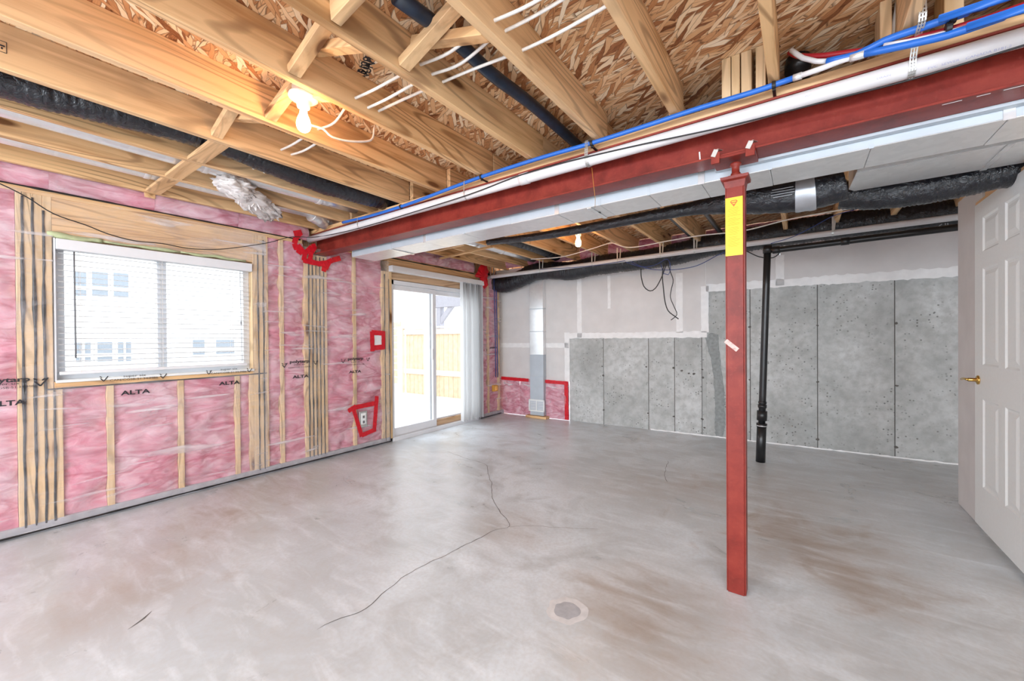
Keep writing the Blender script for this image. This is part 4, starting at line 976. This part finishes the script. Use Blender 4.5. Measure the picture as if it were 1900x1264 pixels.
# sheet metal stack on the back wall
ua, ub = atb(983, 650, .09)[0], atb(1008, 650, .09)[0]
stk = empty('wall_duct', wb((ua+ub)/2, .05, 0)); tag(stk, 'upright sheet metal duct on the back wall with floor register', 'duct')
zs = [.04, .27, .62, .95, 1.30, 1.64, 2.16]
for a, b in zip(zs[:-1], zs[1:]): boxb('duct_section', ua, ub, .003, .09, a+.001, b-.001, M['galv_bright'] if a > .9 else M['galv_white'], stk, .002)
for z in zs[2:-1]: boxb('slip_cleat', ua-.003, ub+.003, .003, .094, z-.004, z+.004, M['galv_white'], stk, .001)
r0, r1 = (ua-.018, 0), (ub+.018, 0)
g = G(); tr = lambda c: wb(c.x, c.y, c.z); zt, zb = .28, .10
g.box(r0[0], r1[0], .091, .104, zt-.02, zt, 0, tr).box(r0[0], r1[0], .091, .104, zb, zb+.02, 0, tr).box(r0[0], r0[0]+.018, .091, .104, zb, zt, 0, tr).box(r1[0]-.018, r1[0], .091, .104, zb, zt, 0, tr)
um_ = (r0[0]+r1[0])/2; g.box(um_-.006, um_+.006, .091, .102, zb, zt, 0, tr); g.build('register_frame', M['white_paint'], stk)
for k in range(6): boxb('louvre', r0[0]+.018, r1[0]-.018, .091, .097, zb+.03+k*.023, zb+.04+k*.023, M['vinyl'], stk)
o = boxb('wood_block', ua-.06, ub+.06, .02, .13, .001, .036, M['wood_x'], None, .002); tag(o, 'short wood block on the floor under the upright metal duct', 'lumber')
# hanging cables by the back wall
def cab(pts, r, mat, label, y=4.72): o = tube('cable', [at(a, b, 'y', y) for a, b in pts], r, M[mat], None, 7, .025); tag(o, label, 'cable'); return o
cab(((1189, 499), (1190, 515), (1195, 532), (1206, 540), (1216, 535), (1226, 518), (1233, 500), (1237, 486)), .006, 'cable_black', 'black cable loop hanging lowest left in front of the drywall')
cab(((1232, 490), (1229, 510), (1231, 535), (1234, 560), (1240, 577), (1252, 587), (1259, 592)), .006, 'cable_black', 'black cable hanging straight with a frayed end by the drywall')
cab(((1238, 485), (1243, 502), (1249, 520), (1246, 535), (1244, 552), (1251, 570), (1256, 584), (1245, 594)), .0045, 'cable_black', 'thin wavy dark cable beside the hanging black cable')
cab(((1160, 486), (1190, 495), (1215, 492), (1238, 481), (1244, 498), (1240, 510), (1232, 508), (1226, 490)), .004, 'blue_cable', 'blue cable looped over the white pipe by the back wall')
cab(((1170, 485), (1200, 498), (1240, 501), (1290, 494), (1333, 473), (1360, 462)), .004, 'blue_cable', 'blue cable drooping to the right under the white pipe')
cab(((1000, 500), (1060, 497), (1110, 492), (1160, 484)), .004, 'blue_cable', 'blue cable lying along the sagging black duct', 4.775)
cab(((1430, 452), (1470, 440), (1510, 420), (1548, 400), (1590, 388)), .0035, 'blue_cable', 'blue cable rising past the black upright drain pipe', 4.45)
cab(((1385, 466), (1410, 477), (1435, 478), (1450, 466)), .005, 'cable_black', 'short black cable slung behind the black upright drain pipe', 4.62)
cab(((985, 481), (1040, 477), (1090, 464), (1134, 450)), .006, 'cable_white', 'white cable below the far joists at the left', 4.5)
cab(((1134, 450), (1170, 459), (1240, 447), (1300, 437), (1380, 428), (1460, 408), (1540, 393), (1640, 378), (1700, 364), (1740, 357)), .006, 'cable_white', 'long white cable draped under the far joists', 4.4)
# corner: blue lines, tape, box
for k, (x0, lab) in enumerate(((917.5, 'dark blue cable down the corner left of the drywall'), (921, 'second dark blue cable down the corner beside the drywall'))):
    o = tube('cable', [at(x0-1.5, 505, 'x', XW+.03), at(x0+1, 600, 'x', XW+.03), at(x0+2.5, 700, 'x', XW+.03)], .0075, M['blue_cable'], None, 8, .2); tag(o, lab, 'cable')
c = at(917, 720, 'x', XW+.02); o = empty('junction_box', c); tag(o, 'small orange box low in the corner by the blue cables', 'box')
box('box_body', XW+.012, XW+.06, c.y-.05, c.y+.045, c.z-.05, c.z+.045, M['ylw_box'], o, .004); box('box_cover', XW+.06, XW+.066, c.y-.04, c.y+.035, c.z-.04, c.z+.035, M['brass'], o, .002)
def rag(name, pix, mat, label, x=XW+.03, amp=.012, par=None):
    P = [at(a, b, 'x', x) for a, b in pix]; c = sum(P, Vector())/len(P); vs = [c+Vector((.02, 0, 0))]; Q = []
    for a, b in zip(P, P[1:]+P[:1]):
        for k in range(4): Q.append(a.lerp(b, k/4))
    vs += [q.lerp(c, .5)+Vector((.03*noise.noise(q*21)+.012, 0, 0)) for q in Q]+[q+Vector((.03*noise.noise(q*17), amp*noise.noise(q*30), amp*noise.noise(q*33))) for q in Q]
    n = len(Q); fs = [(0, 1+k, 1+(k+1) % n) for k in range(n)]+[(1+k, 1+n+k, 1+n+(k+1) % n, 1+(k+1) % n) for k in range(n)]
    o = mesh(name, vs, fs, M[mat], par, True)
    if label: tag(o, label, 'tape')
    return o
def taped(label, lines, x, w):
    o = empty('sealing_tape', at(*lines[0][0], 'x', x)); tag(o, label, 'tape')
    for L in lines: tape([at(a, b, 'x', x+.004*noise.noise(Vector((a, b, 0)))) for a, b in L], w, o)
taped('red tape gathered around the drain pipe end on the window wall', [((557, 432), (549, 441), (546, 452), (550, 464), (560, 470)), ((545, 434), (560, 431)), ((552, 455), (566, 472))], XW+.03, .05)
taped('red tape stuck at the left side of the beam end', [((563, 484), (566, 470), (578, 458), (586, 456)), ((584, 458), (577, 470), (574, 486))], XW+.026, .045)
taped('ragged red tape under the end of the red beam', [((562, 483), (580, 487), (594, 490)), ((588, 490), (606, 488), (616, 483), (631, 479)), ((597, 488), (602, 495), (600, 504)), ((610, 486), (604, 500))], XW+.03, .05)
rag('sealing_tape', ((892, 490), (903, 494), (906, 505), (903, 515), (906, 528), (899, 537), (893, 528), (889, 516), (882, 513), (887, 502)), 'tape', 'red tape at the top corner beside the vertical blind', XW+.06)
# white wadding hanging from the ducts
wd = empty('wadding', (-3.3, 1.2, 2.2)); tag(wd, 'torn clump of white wadding hanging under the round ducts', 'wadding')
bmx = bmesh.new(); bmesh.ops.create_icosphere(bmx, subdivisions=4, radius=1)
c = Vector((-3.36, 1.32, 2.262)); ax1 = Vector((-.23, .30, -.03)).normalized(); ax2 = Vector((.79, .61, 0)).normalized()
def tuft(c, L, w, h, sd):
    vs = []
    for v in bmx.verts:
        n = v.co.normalized(); q = Vector((n.x*1.0, n.y, n.z)); o3 = Vector((sd, sd*2, 0))
        k = 1+.38*noise.noise(q*1.6+o3)+.30*noise.noise(q*4.0+o3)+.22*noise.noise(q*9+o3)+.16*noise.noise(q*19+o3)
        p = n*k; vs.append(c+ax1*(p.x*L)+ax2*(p.y*w)+Vector((0, 0, p.z*h - .03*max(0, p.x)*(noise.noise(q*6+o3) > 0))))
    mesh('tuft', vs, [[v.index for v in f.verts] for f in bmx.faces], M['wad'], wd, True)
bmx.verts.index_update(); tuft(c, .25, .11, .050, 3); tuft(c-ax1*.17+Vector((.02, .0, .012)), .12, .11, .045, 8); tuft(c+ax1*.20+Vector((0, 0, -.005)), .14, .10, .035, 14); bmx.free()
rs = random.Random(4)
for k in range(13):
    t = rs.uniform(-.12, .30); a = c+ax1*t+ax2*rs.uniform(-.08, .06)+Vector((0, 0, -.02)); b = a+ax1*rs.uniform(-.01, .07)+ax2*rs.uniform(-.02, .02)+Vector((0, 0, -rs.uniform(.02, .055)))
    G().tube([a, a.lerp(b, .5)+Vector((.008, 0, -.006)), b], .006, 6, .008, lambda dd, t, p: .0055*(1+.7*noise.noise(p*40))).build('strand', M['wad'], wd, True)

# ------------------------------------------------------------------ outside
go = box('ground', -40, -4.08, -30, 40, -.25, -.10, M['ground']); tag(go, kind='structure')
pa_ = box('patio', -7.8, -4.08, 1.5, 7.2, -.10, -.03, M['patio']); tag(pa_, kind='structure')
YF = 6.1
fe = empty('yard_fence', (-6.0, YF, -.05)); tag(fe, 'pale board fence with two rails outside the patio door', 'fence')
def fx(px): return at(px, 640, 'y', YF).x
ztop = at(770, 607, 'y', YF).z
x = fx(752); i = 0
while x < fx(878):
    w = .135; box('board', x, min(x+w-.006, fx(880)), YF+.02, YF+.038, -.06, ztop-.05, M['fence'], fe, .002); x += w; i += 1
for py in (616, 689, 762):
    za = at(770, py, 'y', YF).z; box('rail', fx(748), fx(880), YF-.02, YF+.02, za-.06, za+.05, M['fence_pale'], fe, .003)
for a, b in ((741, 750), (790, 806)): box('post', fx(a), fx(b), YF-.06, YF+.03, -.06, ztop+.02, M['fence_pale'], fe, .004)
box('cap_board', fx(744), fx(880), YF-.05, YF+.05, ztop-.03, ztop, M['fence_pale'], fe, .003)
f2 = empty('far_fence', (-9, 7.2, -.05)); tag(f2, 'pale slatted fence farther off behind the left door panel', 'fence')
for k in range(9):
    z = -.02+k*.19; box('slat', at(700, 640, 'y', 7.2).x, at(744, 640, 'y', 7.2).x, 7.2, 7.22, z, z+.17, M['fence'], f2, .002)
pg = empty('pergola', (-6, 7.6, 0)); tag(pg, 'grey timber pergola corner with diagonal brace beyond the fence', 'pergola')
YG = 7.6
a, b = at(809, 560, 'y', YG), at(817, 603, 'y', YG); box('post', a.x, b.x, YG, YG+.15, -.05, a.z, M['pergola'], pg, .003)
a, b = at(798, 550, 'y', YG), at(880, 566, 'y', YG); box('beam', a.x, b.x, YG-.02, YG+.12, b.z, a.z, M['pergola'], pg, .003)
G().bar(at(814, 603, 'y', YG+.05), at(842, 563, 'y', YG+.05), .13, .08, (1, 0, 1)).build('brace', M['pergola'], pg)
XH = -13.0
hs = empty('neighbour_house', (XH, 2, -.1)); tag(hs, 'pale house across the yard seen through the window', 'house')
box('wall', XH-3, XH, -9, 12.5, -.2, 6.5, M['siding'], hs)
box('belt_board', XH, XH+.05, -9, 12.5, 2.05, 2.2, M['white_paint'], hs)
G().box(XH-3.2, XH+.4, -9.4, 12.9, 6.5, 6.75).build('roof', M['grey'], hs)
def hwin(p0, p1, mx=0, mz=0):
    a, b = at(*p0, 'x', XH), at(*p1, 'x', XH)
    fr = box('window', XH-.02, XH+.03, a.y-.045, b.y+.045, b.z-.06, a.z+.06, M['white_paint'], hs)
    box('pane', XH+.031, XH+.036, a.y, b.y, b.z, a.z, M['dark_glass'], fr)
    g = G(); cy = (a.y+b.y)/2; cz = b.z+(a.z-b.z)*.33
    g.box(XH+.034, XH+.05, a.y, b.y, cz-.04, cz+.04)
    if mx: g.box(XH+.034, XH+.045, cy-.02, cy+.02, b.z, a.z)
    if mz: g.box(XH+.034, XH+.045, a.y, b.y, cz+.35, cz+.38)
    g.build('glazing_bar', M['white_paint'], fr)
hwin((140, 636), (168, 671), 1, 1); hwin((180, 635), (208, 670), 0, 1); hwin((218, 635), (243, 670), 1, 1); hwin((357, 631), (379, 658)); hwin((400, 631), (434, 656))
hwin((170, 504), (200, 551)); hwin((138, 504), (160, 550)); hwin((210, 506), (238, 553))

# printing stamped on the subfloor and on a joist
for body, px, py in (('NUN 2R32', 690, 113), ('2014', 680, 121), ('015129', 674, 130)):
    p = at(px, py, 'z', ZS-.0012); text(body, p, .055, M['ink'], ce, (PI, 0, -.35), 'CENTER', 1.2, .001)
a, b = at(-14, 70, 'x', FJ[3]+.0388), at(13, 100, 'x', FJ[3]+.0388); g = G()
x = FJ[3]+.0384
for (y0, y1, z0, z1) in ((a.y, b.y, a.z, a.z+.002), (a.y, b.y, b.z, b.z+.002), (b.y-.002, b.y, b.z, a.z), (a.y+.02, b.y-.01, b.z+.012, b.z+.02), (a.y+.03, b.y-.02, a.z-.02, a.z-.014)): g.box(x, x+.0006, y0, y1, min(z0, z1), max(z0, z1))
g.build('grade_stamp', M['ink'], ce)
mud(-1.6, 1.95, .0, .014, .01)

# pipes and ducts in the bays beyond the beam
rnd(-3.19, 2.37, .062, 3.5, 5.0, 'bright metal duct in the far joist bay nearest the patio door', joints=(4.2,))
o = flex('flexible_duct', [(-2.77, 3.6, 2.36), (-2.77, 4.3, 2.37), (-2.78, 4.95, 2.35)], .07, 'short black flexible duct in the far joist bay left of the bulb', .02, .09)
for x, lab in ((-.99, 'thin black pipe along a far joist to the right of the bulb'), (-.70, 'black pipe between far joists, left of the red post')):
    o = tube('pipe_run', [(x, 2.6, 2.33), (x, 4.9, 2.31)], .022, M['abs'], None, 14, .3); tag(o, lab, 'pipe')
